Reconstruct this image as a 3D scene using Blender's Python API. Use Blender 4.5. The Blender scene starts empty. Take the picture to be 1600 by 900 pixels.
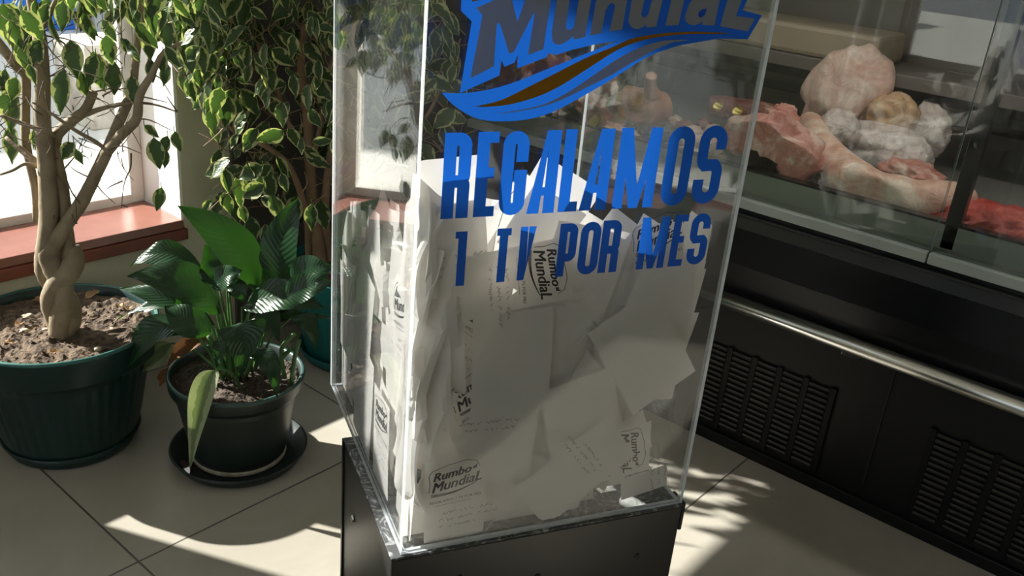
import bpy, bmesh, math, random
from mathutils import Vector as V, Matrix, noise
random.seed(7)
sc = bpy.context.scene
COL = sc.collection
# ------------------------------------------------------------------ camera, world, sun, exposure
RW = Matrix(((0.65106, -0.75415, 0.08584), (0.24898, 0.31874, 0.91453), (0.71706, 0.57412, -0.39532)))
def _orth(m):
    r = V(m[0]).normalized(); f = V(m[2]); f = (f - r * f.dot(r)).normalized(); u = r.cross(f)
    if u.dot(V(m[1])) < 0: u = -u
    return r, u, f
CR, CU, CF = _orth(RW)
CAM = V((0, 0, 1.15)); FPX = 1424.18
cd = bpy.data.cameras.new('camera'); cam = bpy.data.objects.new('camera', cd); COL.objects.link(cam)
cam.matrix_world = Matrix(((CR.x, CU.x, -CF.x, CAM.x), (CR.y, CU.y, -CF.y, CAM.y), (CR.z, CU.z, -CF.z, CAM.z), (0, 0, 0, 1)))
cd.sensor_width = 36; cd.lens = 36 * FPX / 1600; cd.clip_start = .02; cd.clip_end = 200
sc.camera = cam
w = bpy.data.worlds.new('sky'); sc.world = w; w.use_nodes = True
bg = w.node_tree.nodes['Background']; bg.inputs[0].default_value = (.80, .90, 1.0, 1); bg.inputs[1].default_value = 1.1
SUN_TO = V((-.633, 1.40, 1.0)).normalized()
sd = bpy.data.lights.new('sun', 'SUN'); sd.energy = 17; sd.angle = math.radians(.7); sd.color = (1, .955, .88)
sun = bpy.data.objects.new('sun', sd); COL.objects.link(sun); sun.rotation_euler = SUN_TO.to_track_quat('Z', 'Y').to_euler()
def portal(loc, rot, sx, sy):
    d = bpy.data.lights.new('window_portal', 'AREA'); d.shape = 'RECTANGLE'; d.size = sx; d.size_y = sy; d.cycles.is_portal = True
    o = bpy.data.objects.new('window_portal', d); COL.objects.link(o); o.location = loc; o.rotation_euler = rot
portal((.68, 2.18, .84), (-math.pi / 2, 0, 0), .87, .98)
portal((-.13, 2.18, 1.75), (-math.pi / 2, 0, 0), .66, .98)
portal((-2.42, .46, 1.35), (0, -math.pi / 2, 0), 1.9, 2.9)
sc.view_settings.view_transform = 'Standard'; sc.view_settings.look = 'None'
sc.view_settings.gamma = 1; sc.view_settings.use_curve_mapping = False
sc.view_settings.exposure = 0.0
sc.cycles.transparent_max_bounces = 32
sc.cycles.max_bounces = 10; sc.cycles.diffuse_bounces = 5; sc.cycles.transmission_bounces = 10

# ------------------------------------------------------------------ pixel to point helpers (authoring measurements)
def ray(x, y): return (CR * (x - 800) + CU * (450 - y)) / FPX + CF
def Zp(x, y, z): d = ray(x, y); return CAM + d * ((z - CAM.z) / d.z)
def Xp(x, y, v): d = ray(x, y); return CAM + d * ((v - CAM.x) / d.x)
def Yp(x, y, v): d = ray(x, y); return CAM + d * ((v - CAM.y) / d.y)
def Dp(x, y, dep): return CAM + ray(x, y) * dep
HV = V((CF.x, CF.y, 0)).normalized()
def Hp(x, y, c, off=0):                       # on the upright plane through c facing the viewer, off metres behind it
    d = ray(x, y); p = V((c[0], c[1], 0)) + HV * off
    return CAM + d * ((p - V((CAM.x, CAM.y, 0))).dot(HV) / d.dot(HV))
BA = math.radians(-27.6); EX = V((math.cos(BA), math.sin(BA), 0)); EY = V((-math.sin(BA), math.cos(BA), 0)); EZ = V((0, 0, 1))
BN = Dp(612, 873, 1.1)                        # near top corner of the pedestal
NA = BN + EX * .012 + EY * .003               # near bottom corner of the acrylic box
BW, BD, BH, BT = .398, .427, .90, .006
def box(u, v, h): return NA + EX * u + EY * v + EZ * h
def Fp(x, y):
    d = ray(x, y); p = CAM + d * ((NA - CAM).dot(EY) / d.dot(EY)) - NA; return p.dot(EX), p.z
def Lp(x, y):
    d = ray(x, y); p = CAM + d * ((NA - CAM).dot(EX) / d.dot(EX)) - NA; return p.dot(EY), p.z

# ------------------------------------------------------------------ materials
def nt(name):
    m = bpy.data.materials.new(name); m.use_nodes = True; t = m.node_tree; t.nodes.clear()
    out = t.nodes.new('ShaderNodeOutputMaterial'); return m, t, out
def N(t, ty, **k):
    n = t.nodes.new('ShaderNode' + ty)
    for a, b in k.items():
        if a in n.inputs: n.inputs[a].default_value = b
        else: setattr(n, a, b)
    return n
def noise_n(t, scale, detail=4, rough=.5, dist=0, coord='Object'):
    tc = N(t, 'TexCoord'); n = N(t, 'TexNoise'); n.inputs['Scale'].default_value = scale; n.inputs['Detail'].default_value = detail
    n.inputs['Roughness'].default_value = rough; n.inputs['Distortion'].default_value = dist
    t.links.new(tc.outputs[coord], n.inputs['Vector']); return n
def ramp(t, src, stops):
    r = N(t, 'ValToRGB'); el = r.color_ramp.elements
    while len(el) < len(stops): el.new(.5)
    for e, (p, c) in zip(el, stops): e.position = p; e.color = (*c, 1)
    t.links.new(src, r.inputs[0]); return r
def mat(name, c, c2=None, scale=8, rough=.5, metal=0, bump=0, bscale=60, spec=.5, lo=.35, hi=.65, coat=0, sss=0, detail=5, dist=0):
    m, t, out = nt(name); b = N(t, 'BsdfPrincipled')
    b.inputs['Base Color'].default_value = (*c, 1); b.inputs['Roughness'].default_value = rough; b.inputs['Metallic'].default_value = metal
    b.inputs['Specular IOR Level'].default_value = spec; b.inputs['Coat Weight'].default_value = coat
    n = noise_n(t, scale, detail, .55, dist)
    r = ramp(t, n.outputs[0], [(lo, c), (hi, c2 or tuple(min(1, x * 1.12) for x in c))])
    t.links.new(r.outputs[0], b.inputs['Base Color'])
    if bump:
        n2 = noise_n(t, bscale, 4); bp = N(t, 'Bump'); bp.inputs['Strength'].default_value = bump; bp.inputs['Distance'].default_value = .004
        t.links.new(n2.outputs[0], bp.inputs['Height']); t.links.new(bp.outputs[0], b.inputs['Normal'])
    t.links.new(b.outputs[0], out.inputs[0]); return m
def clear_mat(name, tint, f0=.04, rough=0.0, dust=0.0, dcol=(.8, .8, .8)):
    m, t, out = nt(name); tr = N(t, 'BsdfTransparent'); tr.inputs[0].default_value = (*tint, 1)
    gl = N(t, 'BsdfGlossy'); gl.inputs['Roughness'].default_value = rough
    g = N(t, 'NewGeometry'); dp = N(t, 'VectorMath', operation='DOT_PRODUCT')
    t.links.new(g.outputs['Incoming'], dp.inputs[0]); t.links.new(g.outputs['Normal'], dp.inputs[1])
    ab = N(t, 'Math', operation='ABSOLUTE'); t.links.new(dp.outputs['Value'], ab.inputs[0])
    s1 = N(t, 'Math', operation='SUBTRACT'); s1.inputs[0].default_value = 1; t.links.new(ab.outputs[0], s1.inputs[1])
    pw = N(t, 'Math', operation='POWER'); pw.inputs[1].default_value = 5; t.links.new(s1.outputs[0], pw.inputs[0])
    ma = N(t, 'Math', operation='MULTIPLY_ADD'); ma.inputs[1].default_value = 1 - f0; ma.inputs[2].default_value = f0; t.links.new(pw.outputs[0], ma.inputs[0])
    mx = N(t, 'MixShader'); t.links.new(ma.outputs[0], mx.inputs[0]); t.links.new(tr.outputs[0], mx.inputs[1]); t.links.new(gl.outputs[0], mx.inputs[2])
    src = mx.outputs[0]
    if dust:
        df = N(t, 'BsdfDiffuse'); df.inputs[0].default_value = (*dcol, 1); m2 = N(t, 'MixShader')
        n = noise_n(t, 14, 6, .6); r = ramp(t, n.outputs[0], [(.3, (dust * .5,) * 3), (.75, (dust * 1.5,) * 3)])
        t.links.new(r.outputs[0], m2.inputs[0]); t.links.new(src, m2.inputs[1]); t.links.new(df.outputs[0], m2.inputs[2]); src = m2.outputs[0]
    t.links.new(src, out.inputs[0]); return m
def thin_mat(name, c, trans, rough=.5, gloss=.0, c2=None, scale=30, tcol=None):
    m, t, out = nt(name); d = N(t, 'BsdfPrincipled'); d.inputs['Base Color'].default_value = (*c, 1); d.inputs['Roughness'].default_value = rough
    d.inputs['Specular IOR Level'].default_value = gloss
    tl = N(t, 'BsdfTranslucent'); tl.inputs[0].default_value = (*(tcol or c), 1)
    if c2:
        n = noise_n(t, scale, 4); r = ramp(t, n.outputs[0], [(.35, c), (.65, c2)]); t.links.new(r.outputs[0], d.inputs['Base Color'])
    mx = N(t, 'MixShader'); mx.inputs[0].default_value = trans
    t.links.new(d.outputs[0], mx.inputs[1]); t.links.new(tl.outputs[0], mx.inputs[2]); t.links.new(mx.outputs[0], out.inputs[0]); return m
def leaf_mat(name, green, cream, edge=.62, nz=.5, trans=.4, rough=.35, tg=None):
    # uv.x runs -1..1 across the blade, uv.y 0..1 along it: cream margin, green middle
    m, t, out = nt(name); uv = N(t, 'UVMap'); sx = N(t, 'SeparateXYZ'); t.links.new(uv.outputs[0], sx.inputs[0])
    ab = N(t, 'Math', operation='ABSOLUTE'); t.links.new(sx.outputs[0], ab.inputs[0])
    n = noise_n(t, 70, 2); a = N(t, 'Math', operation='MULTIPLY_ADD'); a.inputs[1].default_value = nz * .5; hf = N(t, 'Math', operation='MULTIPLY'); hf.inputs[1].default_value = .5; t.links.new(ab.outputs[0], hf.inputs[0])
    t.links.new(n.outputs[0], a.inputs[0]); t.links.new(hf.outputs[0], a.inputs[2])
    r = ramp(t, a.outputs[0], [(edge * .5, green), (edge * .5 + .035, cream)])
    n3 = noise_n(t, 6, 2); hs = N(t, 'HueSaturation'); mr = N(t, 'MapRange'); mr.inputs[3].default_value = .75; mr.inputs[4].default_value = 1.3
    t.links.new(n3.outputs[0], mr.inputs[0]); t.links.new(mr.outputs[0], hs.inputs['Value']); t.links.new(r.outputs[0], hs.inputs['Color'])
    p = N(t, 'BsdfPrincipled'); p.inputs['Roughness'].default_value = rough; p.inputs['Specular IOR Level'].default_value = .5
    t.links.new(hs.outputs[0], p.inputs['Base Color'])
    tl = N(t, 'BsdfTranslucent'); g = N(t, 'MixRGB', blend_type='MULTIPLY'); g.inputs[0].default_value = 1; g.inputs[2].default_value = (*(tg or (1.6, 1.9, .5)), 1)
    t.links.new(hs.outputs[0], g.inputs[1]); t.links.new(g.outputs[0], tl.inputs[0])
    # veins
    wv = N(t, 'Math', operation='MULTIPLY_ADD'); wv.inputs[1].default_value = .22; t.links.new(ab.outputs[0], wv.inputs[0]); 
    nv = N(t, 'Math', operation='MULTIPLY'); nv.inputs[1].default_value = -1; t.links.new(sx.outputs[1], nv.inputs[0]); t.links.new(nv.outputs[0], wv.inputs[2])
    sn = N(t, 'Math', operation='SINE'); sm = N(t, 'Math', operation='MULTIPLY'); sm.inputs[1].default_value = 95; t.links.new(wv.outputs[0], sm.inputs[0]); t.links.new(sm.outputs[0], sn.inputs[0])
    bp = N(t, 'Bump'); bp.inputs['Strength'].default_value = .22; bp.inputs['Distance'].default_value = .0010; t.links.new(sn.outputs[0], bp.inputs['Height']); t.links.new(bp.outputs[0], p.inputs['Normal'])
    mx = N(t, 'MixShader'); mx.inputs[0].default_value = trans; t.links.new(p.outputs[0], mx.inputs[1]); t.links.new(tl.outputs[0], mx.inputs[2]); t.links.new(mx.outputs[0], out.inputs[0]); return m

M = {}
def floor_mat():
    m, t, out = nt('floor_tile'); b = N(t, 'BsdfPrincipled'); tc = N(t, 'TexCoord'); sx = N(t, 'SeparateXYZ'); t.links.new(tc.outputs['Object'], sx.inputs[0])
    res = []
    for k, off in ((0, .613), (1, .675)):
        a = N(t, 'Math', operation='SUBTRACT'); a.inputs[1].default_value = off - 60.9; t.links.new(sx.outputs[k], a.inputs[0])
        d = N(t, 'Math', operation='DIVIDE'); d.inputs[1].default_value = .609; t.links.new(a.outputs[0], d.inputs[0])
        f = N(t, 'Math', operation='FRACT'); t.links.new(d.outputs[0], f.inputs[0])
        p = N(t, 'Math', operation='PINGPONG'); p.inputs[1].default_value = .5; t.links.new(f.outputs[0], p.inputs[0]); res.append(p)
    mn = N(t, 'Math', operation='MINIMUM'); t.links.new(res[0].outputs[0], mn.inputs[0]); t.links.new(res[1].outputs[0], mn.inputs[1])
    mr = N(t, 'MapRange'); mr.inputs[1].default_value = .0022; mr.inputs[2].default_value = .0040; t.links.new(mn.outputs[0], mr.inputs[0])
    n = noise_n(t, 3.0, 6, .6, .6); r = ramp(t, n.outputs[0], [(.3, (.32, .297, .25)), (.5, (.365, .34, .29)), (.72, (.405, .382, .332))])
    mx = N(t, 'MixRGB'); mx.inputs[1].default_value = (.10, .092, .078, 1); t.links.new(mr.outputs[0], mx.inputs[0]); t.links.new(r.outputs[0], mx.inputs[2])
    t.links.new(mx.outputs[0], b.inputs['Base Color']); b.inputs['Roughness'].default_value = .42; b.inputs['Specular IOR Level'].default_value = .35
    bp = N(t, 'Bump'); bp.inputs['Strength'].default_value = .5; bp.inputs['Distance'].default_value = .002; t.links.new(mr.outputs[0], bp.inputs['Height']); t.links.new(bp.outputs[0], b.inputs['Normal'])
    t.links.new(b.outputs[0], out.inputs[0]); return m
M['floor'] = floor_mat()
M['wall'] = mat('olive_wall', (.63, .61, .47), (.67, .65, .51), 5, .75, bump=.08, bscale=120)
M['reveal'] = mat('white_reveal', (.86, .86, .83), (.9, .9, .88), 6, .6)
M['dark_wall'] = mat('dark_tile_wall', (.085, .078, .068), (.11, .10, .088), 6, .45)
M['ceiling'] = mat('ceiling_paint', (.78, .77, .73), rough=.9)
M['sill'] = mat('red_brown_wood', (.25, .105, .078), (.30, .13, .10), 12, .26, bump=.05)
M['sill_edge'] = mat('red_brown_edge', (.19, .055, .035), (.24, .07, .045), 14, .45)
M['frame'] = mat('white_aluminium', (.72, .70, .64), rough=.4)
M['pane'] = clear_mat('window_pane', (.96, .97, .97))
def acr():
    return clear_mat('acrylic_sheet', (.975, .98, .98), .04, 0, .007, (.75, .78, .8))
M['acrylic'] = acr()
M['acrylic_edge'] = thin_mat('acrylic_cut_edge', (.80, .85, .87), .45, .25, .5, (.62, .68, .71), 50, (.9, .94, .95))
M['case_glass'] = clear_mat('case_glass', (.92, .95, .93), .065)
M['glass_edge'] = mat('glass_green_edge', (.33, .42, .38), rough=.2)
M['paper'] = thin_mat('ticket_paper', (.80, .79, .78), .46, .8, 0, None, 30, (.80, .77, .72))
M['ink'] = mat('black_print', (.025, .025, .028), rough=.7)
M['pen'] = mat('pen_ink', (.16, .16, .18), rough=.7)
M['blue'] = thin_mat('blue_vinyl', (.008, .085, .50), .26, .35, .4, None, 30, (.015, .20, .95))
M['silver'] = thin_mat('silver_vinyl', (.26, .27, .28), .25, .35, .4, None, 30, (.36, .37, .38))
M['orange'] = thin_mat('orange_vinyl', (.30, .12, .004), .25, .4, .3, None, 30, (.38, .16, .005))
M['black_metal'] = mat('black_painted_metal', (.012, .012, .011), (.017, .017, .015), 5, .30, spec=.6, bump=.02)
M['scratched'] = mat('scratched_black_top', (.035, .038, .042), (.45, .47, .48), 55, .5, lo=.5, hi=.78, dist=2.2, detail=9)
M['steel'] = mat('brushed_steel', (.60, .59, .55), (.68, .67, .63), 3, .22, 1)
M['case_black'] = mat('case_black_enamel', (.004, .0043, .006), (.006, .0065, .009), 3, .22, spec=.4)
M['case_panel'] = mat('case_black_panel', (.0045, .0048, .0052), (.007, .007, .0075), 3, .42, spec=.25)
M['rib'] = mat('grille_rib', (.004, .004, .004), rough=.5, spec=.2)
M['slat'] = mat('grille_slat', (.030, .029, .025), rough=.5, spec=.3)
M['ledge'] = mat('grey_ledge', (.27, .31, .29), (.33, .37, .35), 8, .3)
M['liner'] = mat('grey_green_liner', (.20, .215, .19), (.23, .25, .22), 5, .35)
M['deck'] = mat('case_deck', (.16, .15, .14), (.19, .18, .165), 5, .4)
M['case_back'] = mat('case_back_brown', (.13, .112, .10), (.15, .13, .115), 4, .4)
M['case_dark'] = mat('case_back_black', (.012, .011, .009), rough=.5)
M['board'] = mat('beige_board', (.31, .25, .18), (.36, .29, .21), 6, .5)
M['pot_dark'] = mat('dark_green_plastic', (.008, .030, .028), (.012, .038, .035), 4, .33)
M['pot_teal'] = mat('teal_plastic', (.008, .15, .15), (.012, .19, .185), 4, .33)
M['pot_black'] = mat('black_green_plastic', (.012, .020, .017), (.018, .028, .024), 4, .36)
M['rim_dark'] = mat('green_rim_worn', (.03, .12, .105), (.05, .17, .15), 10, .35)
M['rim_black'] = mat('dark_green_rim', (.025, .06, .052), (.04, .09, .075), 10, .35)
M['soil'] = mat('soil', (.055, .036, .024), (.17, .12, .08), 60, .95, bump=1, bscale=130)
M['soil_wet'] = mat('damp_soil', (.028, .019, .013), (.085, .058, .04), 60, .85, bump=1, bscale=130)
M['bark'] = mat('ficus_bark', (.34, .27, .18), (.22, .17, .11), 22, .75, bump=.35, bscale=70)
M['bark2'] = mat('brown_bark', (.24, .15, .09), (.32, .21, .13), 25, .75, bump=.3)
M['twig'] = mat('twig', (.12, .085, .055), (.18, .13, .09), 40, .8)
M['ficus_leaf'] = leaf_mat('variegated_leaf', (.055, .105, .034), (.47, .49, .27), 1.36, 1.35, .34, .33, (1.05, 1.15, .5))
M['lily_leaf'] = leaf_mat('lily_leaf', (.018, .052, .022), (.025, .07, .028), 1.9, .3, .26, .27, (1.5, 1.9, .3))
M['lily_pale'] = leaf_mat('pale_lily_leaf', (.16, .22, .10), (.34, .38, .24), .75, .6, .18, .4, (1.1, 1.2, .6))
M['lily_stem'] = mat('green_stem', (.05, .13, .03), (.08, .18, .05), 20, .45)
M['dry'] = thin_mat('dry_brown_leaf', (.13, .06, .025), .2, .7, .2, (.24, .12, .05), 30)
M['tan'] = thin_mat('tan_dead_leaf', (.48, .33, .18), .2, .7, .2, (.36, .20, .09), 40)
M['chip'] = mat('pale_stone', (.5, .44, .34), (.34, .27, .18), 30, .85)
def meat(name, c, c2, fat, scale=9, lo=.50, hi=.60, rough=.32, bump=.4):
    m, t, out = nt(name); b = N(t, 'BsdfPrincipled'); n = noise_n(t, scale, 6, .6, 1.2); n2 = noise_n(t, scale * 2.6, 5, .6, 2)
    r = ramp(t, n.outputs[0], [(.35, c), (lo, c2), (hi, fat)]); r2 = ramp(t, n2.outputs[0], [(.3, (.8, .75, .75)), (.7, (1.15, 1.1, 1.05))])
    mm = N(t, 'MixRGB', blend_type='MULTIPLY'); mm.inputs[0].default_value = 1; t.links.new(r.outputs[0], mm.inputs[1]); t.links.new(r2.outputs[0], mm.inputs[2])
    t.links.new(mm.outputs[0], b.inputs['Base Color']); b.inputs['Roughness'].default_value = rough
    bp = N(t, 'Bump'); bp.inputs['Strength'].default_value = bump; bp.inputs['Distance'].default_value = .011; t.links.new(n2.outputs[0], bp.inputs['Height']); t.links.new(bp.outputs[0], b.inputs['Normal'])
    t.links.new(b.outputs[0], out.inputs[0]); return m
M['pork'] = meat('pork_skin', (.62, .36, .27), (.72, .48, .38), (.80, .68, .58))
M['pork_red'] = meat('pork_flesh', (.50, .17, .14), (.62, .30, .25), (.80, .62, .54), 12)
M['beef'] = meat('beef_flesh', (.18, .045, .035), (.28, .09, .065), (.62, .48, .38), 14, .55, .66)
M['slab'] = meat('slab_flesh', (.58, .36, .30), (.66, .50, .43), (.74, .66, .58), 7)
M['ham'] = meat('ham_skin', (.40, .17, .09), (.45, .22, .13), (.52, .30, .20), 4, .55, .8)
M['mince'] = meat('minced_red_meat', (.35, .03, .02), (.50, .07, .05), (.65, .25, .2), 45, .55, .75)
M['wrap'] = meat('plastic_wrapped', (.52, .44, .41), (.64, .58, .56), (.82, .80, .80), 10, .5, .68, .10, .6)
M['wrap_beige'] = meat('wrapped_beige', (.55, .35, .2), (.62, .44, .28), (.76, .66, .54), 8, .5, .7, .14, .5)
M['speckle'] = meat('speckled_wrapped', (.28, .25, .21), (.45, .42, .37), (.65, .63, .58), 70, .5, .6, .25, 1.0)
M['gold'] = mat('gold_foil', (.55, .40, .08), (.7, .55, .18), 60, .3, .6)
M['pavement'] = mat('pale_pavement', (.74, .72, .66), (.82, .80, .74), 2.5, .85)
M['stone'] = mat('stone_cladding', (.34, .29, .25), (.62, .58, .52), 9, .85, bump=.6, bscale=12)
M['render'] = mat('cream_render', (.62, .60, .55), rough=.9)
M['awning'] = mat('blue_sheet', (.02, .16, .72), (.03, .25, .85), 5, .5)
M['gate'] = mat('grey_gate', (.25, .28, .30), rough=.5)
M['rubber'] = mat('black_rubber', (.01, .01, .01), rough=.6)
M['dirt'] = mat('lime_residue', (.30, .26, .2), (.5, .45, .36), 50, .8)
M['water'] = mat('puddle_water', (.03, .03, .03), rough=.03)

# ------------------------------------------------------------------ mesh helpers
class MB:
    def __init__(s): s.v = []; s.f = []; s.m = []; s.uv = None; s.u = []
    def quad(s, pts, mi=0):
        n = len(s.v); s.v += [V(p) for p in pts]; s.f.append(tuple(range(n, n + len(pts)))); s.m.append(mi)
    def box(s, o, a, b, c, mi=0):
        o, a, b, c = V(o), V(a), V(b), V(c); n = len(s.v)
        s.v += [o, o + a, o + a + b, o + b, o + c, o + a + c, o + a + b + c, o + b + c]
        for q in ((0, 3, 2, 1), (4, 5, 6, 7), (0, 1, 5, 4), (1, 2, 6, 5), (2, 3, 7, 6), (3, 0, 4, 7)): s.f.append(tuple(n + i for i in q)); s.m.append(mi)
    def aabb(s, x0, x1, y0, y1, z0, z1, mi=0): s.box((x0, y0, z0), (x1 - x0, 0, 0), (0, y1 - y0, 0), (0, 0, z1 - z0), mi)
    def tube(s, pts, rad, seg=8, mi=0, jit=0, cap=True):
        pts = [V(p) for p in pts]; n0 = len(s.v); k = len(pts); prev = None
        for i, p in enumerate(pts):
            d = (pts[min(i + 1, k - 1)] - pts[max(i - 1, 0)])
            if d.length < 1e-9: d = V((0, 0, 1))
            d.normalize()
            if prev is None: a = d.orthogonal().normalized()
            else:
                a = prev - d * prev.dot(d)
                a = a.normalized() if a.length > 1e-6 else d.orthogonal().normalized()
            prev = a; b = d.cross(a); r = rad[i] if isinstance(rad, (list, tuple)) else rad
            for j in range(seg):
                t = 2 * math.pi * j / seg; rr = r * (1 + (random.uniform(-jit, jit) if jit else 0))
                s.v.append(p + (a * math.cos(t) + b * math.sin(t)) * rr)
        for i in range(k - 1):
            for j in range(seg):
                a0 = n0 + i * seg + j; a1 = n0 + i * seg + (j + 1) % seg; s.f.append((a0, a1, a1 + seg, a0 + seg)); s.m.append(mi)
        if cap:
            s.f.append(tuple(n0 + j for j in reversed(range(seg)))); s.m.append(mi)
            s.f.append(tuple(n0 + (k - 1) * seg + j for j in range(seg))); s.m.append(mi)
    def lathe(s, prof, c, seg=64, mi=None, flute=None):
        n0 = len(s.v); c = V(c)
        for i, (r, z) in enumerate(prof):
            for j in range(seg):
                t = 2 * math.pi * j / seg; rr = r
                if flute and flute[0] <= i <= flute[1]: rr = r + flute[3] * (abs(math.sin(t * flute[2] / 2)) - .5)
                s.v.append(c + V((rr * math.cos(t), rr * math.sin(t), z)))
        for i in range(len(prof) - 1):
            for j in range(seg):
                a0 = n0 + i * seg + j; a1 = n0 + i * seg + (j + 1) % seg; s.f.append((a0, a1, a1 + seg, a0 + seg)); s.m.append(mi[i] if mi else 0)
    def build(s, name, mats, parent=None, smooth=False, bevel=0, solid=0):
        me = bpy.data.meshes.new(name); o = bpy.data.objects.new(name, me); COL.objects.link(o)
        org = V((0, 0, 0))
        if parent is not None: org = parent.location.copy() if parent.parent is None else parent.location + parent.parent.location
        elif s.v:
            lo = [min(q[k] for q in s.v) for k in range(3)]; hi = [max(q[k] for q in s.v) for k in range(3)]
            org = V(((lo[0] + hi[0]) / 2, (lo[1] + hi[1]) / 2, lo[2]))
            o.location = org
        me.from_pydata([v - org for v in s.v], [], s.f)
        for m_ in (mats if isinstance(mats, list) else [mats]): me.materials.append(m_)
        for p, mi in zip(me.polygons, s.m): p.material_index = mi; p.use_smooth = smooth
        if s.u:
            ul = me.uv_layers.new(name='UVMap')
            for lp in me.loops: ul.data[lp.index].uv = s.u[lp.vertex_index]
        me.update()
        if parent is not None: o.parent = parent
        if bevel:
            b = o.modifiers.new('bevel', 'BEVEL'); b.width = bevel; b.segments = 2; b.limit_method = 'ANGLE'
        if solid:
            b = o.modifiers.new('solid', 'SOLIDIFY'); b.thickness = solid; b.offset = 0
        return o
def tag(o, label=None, cat=None, group=None, kind=None):
    if label: o['label'] = label
    if cat: o['category'] = cat
    if group: o['group'] = group
    if kind: o['kind'] = kind
    return o
def thing(name, loc, label, cat, group=None):
    o = bpy.data.objects.new(name, None); COL.objects.link(o); o.location = V(loc); o.empty_display_size = .05
    return tag(o, label, cat, group)
def structure(mb, name, m, **k): return tag(mb.build(name, m, **k), kind='structure')
# ------------------------------------------------------------------ room
FX = 1.774; WY = 1.93
m = MB(); m.aabb(-2.4, 3.2, -3.2, 2.15, -.06, 0); f_ = structure(m, 'floor', M['floor'])
f_.data.transform(Matrix.Translation(f_.location)); f_.location = (0, 0, 0)
SZ = .36; ZT = 2.3
W2X, W2Z, W1X = .19, 1.28, .25
m = MB()      # window wall with two openings, the second assumed and sized for the sun
m.aabb(-2.4, -.45, WY, 2.17, 0, 2.6); m.aabb(W2X, W1X, 2.09, 2.17, SZ, 2.6); m.aabb(W2X, W1X, WY, 2.17, 0, SZ - .052); m.aabb(1.113, 1.245, WY, 2.17, 0, 2.6)
m.aabb(-.45, W2X, WY, 2.17, 0, W2Z); m.aabb(W1X, 1.113, WY, 2.17, 0, SZ - .052)
m.aabb(-.45, W2X, WY, 2.17, 2.22, 2.6); m.aabb(W1X, 1.113, WY, 2.17, ZT, 2.6)
structure(m, 'wall_window', M['wall'])
m = MB(); m.aabb(1.107, 1.1135, WY + .002, 2.17, SZ - .02, ZT); m.aabb(W1X, W1X + .006, WY + .002, 2.17, SZ - .02, ZT); m.aabb(W1X, 1.113, WY + .002, 2.17, ZT - .006, ZT + .001)
structure(m, 'trim_reveal', M['reveal'])
m = MB(); m.aabb(1.245, 3.2, WY - .012, 2.17, 0, 2.6)
structure(m, 'wall_corner', M['dark_wall'])
m = MB()
for z in (.19, .79, 1.39, 1.99): m.aabb(1.246, 3.2, WY - .0135, WY - .0118, z, z + .003)
structure(m, 'trim_tile_joint', mat('dark_joint', (.02, .018, .015), rough=.9))
m = MB(); m.aabb(3.05, 3.2, -3.2, WY - .012, 0, 2.6); structure(m, 'wall_counter', M['dark_wall'])
m = MB(); m.aabb(-2.55, -2.4, -3.2, -1.0, 0, 2.6); m.aabb(-2.55, -2.4, 1.9, 2.17, 0, 2.6); m.aabb(-2.55, -2.4, -1.0, 1.9, 0, .4); m.aabb(-2.55, -2.4, -1.0, 1.9, 2.3, 2.6)
structure(m, 'wall_left', M['wall'])
m = MB(); m.aabb(-2.55, 3.2, -3.35, -3.2, 0, 2.6); structure(m, 'wall_rear', mat('rear_wall_paint', (.62, .60, .54), rough=.8))
m = MB(); m.aabb(-2.55, 3.2, -3.35, 2.17, 2.6, 2.7); structure(m, 'ceiling', M['ceiling'])
# sill: thicker lower board, thinner upper board
def sill(x0, x1, nm):
    m = MB(); m.aabb(x0, x1 - .002, WY - .010, 2.10, SZ - .022, SZ); o = m.build(nm, [M['sill']], bevel=.002)
    m = MB(); m.aabb(x0, x1 + .006, WY - .016, 2.10, SZ - .050, SZ - .023); p = m.build('sill_front', M['sill_edge'], bevel=.002)
    p.location = p.location - o.location; p.parent = o
    return tag(o, 'red-brown wooden window sill board behind the plants', 'window sill', kind=None)
s1 = sill(W1X + .006, 1.108, 'window_sill')
for s_ in (s1,):
    for k_ in ('label', 'category'):
        if k_ in s_: del s_[k_]
    s_['kind'] = 'structure'
s1.name = 'trim_1'
def window(x0, x1, nm, SZ, ZT):
    r = bpy.data.objects.new(nm, None); COL.objects.link(r); r.location = ((x0 + x1) / 2, 2.12, SZ); tag(r, kind='structure')
    m = MB()
    for a, b in ((x0, x0 + .035), (x1 - .035, x1)): m.aabb(a, b, 2.098, 2.15, SZ, ZT)
    m.aabb(x0, x1, 2.10, 2.148, SZ - .005, SZ + .022); m.aabb(x0, x1, 2.10, 2.148, ZT - .05, ZT)
    m.build('window_frame', M['frame'], r, bevel=.003)
    m = MB(); m.aabb(x0 + .03, x1 - .03, 2.122, 2.127, SZ + .015, ZT - .03); m.build('window_pane', M['pane'], r)
window(W1X + .006, 1.107, 'window_1', SZ, ZT); window(-.45, W2X, 'window_assumed', W2Z, 2.22)  # second window is unseen, assumed so that sun reaches the tickets
m = MB(); m.aabb(.60, 1.104, 2.085, 2.088, 1.09, 2.27); m.tube([(.60, 2.0865, 1.09), (1.104, 2.0865, 1.09)], .009, 10); m.tube([(.60, 2.06, 2.25), (1.104, 2.06, 2.25)], .028, 14); tag(m.build('added_sun_blind', mat('added_blind_fabric', (.6, .58, .5), rough=.8)), 'cream roller blind added out of view to block sun through the window', 'blind')  # unseen blind, added to keep sun off the floor by the case
r = bpy.data.objects.new('window_3', None); COL.objects.link(r); r.location = (-2.47, .4, .4); tag(r, kind='structure')
m = MB()
for y in (-1.0, -.08, .84, 1.855): m.aabb(-2.50, -2.45, y, y + .045, .4, 2.3)
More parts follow.
